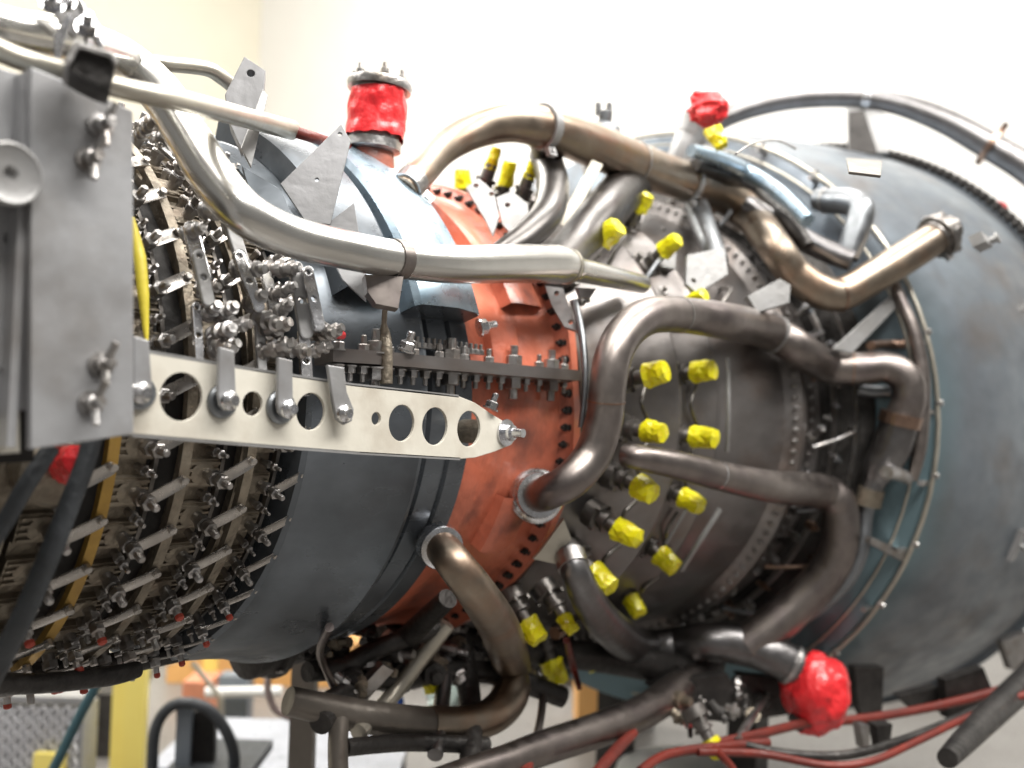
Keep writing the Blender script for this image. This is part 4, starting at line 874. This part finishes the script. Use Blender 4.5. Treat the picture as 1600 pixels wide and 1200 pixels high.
for poly, d_, mt_ in (([(1330, 1040), (1375, 1040), (1372, 1130), (1350, 1130), (1335, 1100)], .90, darkm), ([(1338, 1130), (1352, 1130), (1352, 1170), (1344, 1168)], .90, steel), ([(1362, 1130), (1388, 1128), (1384, 1160), (1370, 1172)], .90, darkm),
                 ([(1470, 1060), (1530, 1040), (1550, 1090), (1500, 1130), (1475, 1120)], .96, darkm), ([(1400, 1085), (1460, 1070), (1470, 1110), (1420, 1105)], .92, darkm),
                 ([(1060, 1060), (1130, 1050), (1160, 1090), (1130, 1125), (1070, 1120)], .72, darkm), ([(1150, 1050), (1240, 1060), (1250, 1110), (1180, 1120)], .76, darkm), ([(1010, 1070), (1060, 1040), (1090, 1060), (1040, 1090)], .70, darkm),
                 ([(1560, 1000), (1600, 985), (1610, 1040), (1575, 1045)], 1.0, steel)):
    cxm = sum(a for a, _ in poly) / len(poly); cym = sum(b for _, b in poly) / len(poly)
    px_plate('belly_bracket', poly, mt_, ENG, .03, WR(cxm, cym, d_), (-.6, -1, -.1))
frand = random.Random(21)
for k in range(120):
    u = frand.uniform(480, 1250); v_ = 985 + frand.uniform(0, 60) if u < 900 else frand.uniform(1040, 1120)
    if 895 < u < 1030 and v_ > 1030: continue
    p = WR(u, v_, .46 + max(0, (u - 800)) * .0006); ax = Vector((frand.uniform(-.6, .6), frand.uniform(-1, .3), frand.uniform(-1, .2)))
    L = frand.uniform(.03, .09); rr = frand.uniform(.006, .016)
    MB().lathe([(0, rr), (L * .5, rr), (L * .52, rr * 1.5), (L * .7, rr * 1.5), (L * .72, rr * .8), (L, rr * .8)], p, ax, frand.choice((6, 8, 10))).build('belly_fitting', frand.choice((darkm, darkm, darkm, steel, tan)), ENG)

# dark rail and teal strut under the compressor, boss row beside them
pipe('under_rail', [(-60, 1066, .48, 40), (60, 1068, .46, 30), (170, 1056, .45, 30), (215, 1046, .44, 24)], darkm, ENG, n=14)
pipe('under_rail', [(60, 1050, .44, 30), (200, 1034, .44, 34), (330, 1008, .44, 26)], darkm, ENG, n=14, free=False)
tag(MB().tube([WD(172, 1030, 2.6), WD(128, 1112, 2.6), WD(40, 1290, 2.6)], .014, 10).build('teal_strut', mat('teal painted steel', (.06, .14, .17), None, .2, .4), None), 'slanting teal strut between the tool chest and the yellow post', 'strut')
px_box('locker', 126, 1085, 176, 1300, 3.9, .3, darkm, None, 0); tag(bpy.data.objects['locker'], 'dark locker in the shade between the tool chest and the yellow post', 'locker')

# dark accessory housings hung under the casings
for X, a, r, rad, L in ((-.72, -96, .50, .06, .16), (-.42, -84, .55, .07, .20), (-.12, -92, .60, .06, .16), (.18, -88, .66, .07, .20)):
    b = MB(); p = cyl(X, a, r)
    b.lathe([(-L / 2, rad * .5), (-L / 2 + .01, rad), (-L * .1, rad), (-L * .08, rad * 1.15), (L * .02, rad * 1.15), (L * .04, rad * .85), (L / 2 - .01, rad * .85), (L / 2, rad * .4)], p, (1, 0, 0), 20)
    b.lathe([(0, .02), (rad * 1.7, .02), (rad * 1.72, .028), (rad * 1.9, .028)], p, radial(a + 180), 12)
    o = b.build('accessory_housing', darkm, ENG)
    for k in range(8): inst('housing_bolt', BOLT_S, p + Vector((-L * .08, math.cos(k * PI / 4) * rad * 1.06, math.sin(k * PI / 4) * rad * 1.06)), quat((-1, 0, 0)), o, .6)
# small hardware crowding the upper combustor
frand = random.Random(33)
for k in range(46):
    X = frand.uniform(-.40, .25); a = frand.uniform(22, 84); L = frand.uniform(.02, .06); rr = frand.uniform(.005, .013)
    MB().lathe([(0, rr * 1.3), (.004, rr * 1.3), (.005, rr), (L * .5, rr), (L * .52, rr * 1.5), (L * .72, rr * 1.5), (L * .74, rr * .7), (L, rr * .7)], cyl(X, a, env(X) - .03), radial(a) + Vector((frand.uniform(-.7, .5), 0, frand.uniform(-.5, .5))), frand.choice((6, 8, 10))).build('casing_fitting', frand.choice((steel, nozm, nozm, brown, copper, darkm)), ENG)
for k in range(9):
    X = frand.uniform(-.38, .1); a = 24 + k * 7; P = [cyl(X, a, env(X)), cyl(X + .02, a + 3, env(X) + .04), cyl(X + .07, a + 6, env(X) + .05), cyl(X + .11, a + 9, env(X + .11))]
    P, R = smooth_path(P, [.006] * 4, 5); MB().tube(P, R, 8).build('sense_tube', frand.choice((steel, nozm, bluetube)), ENG)
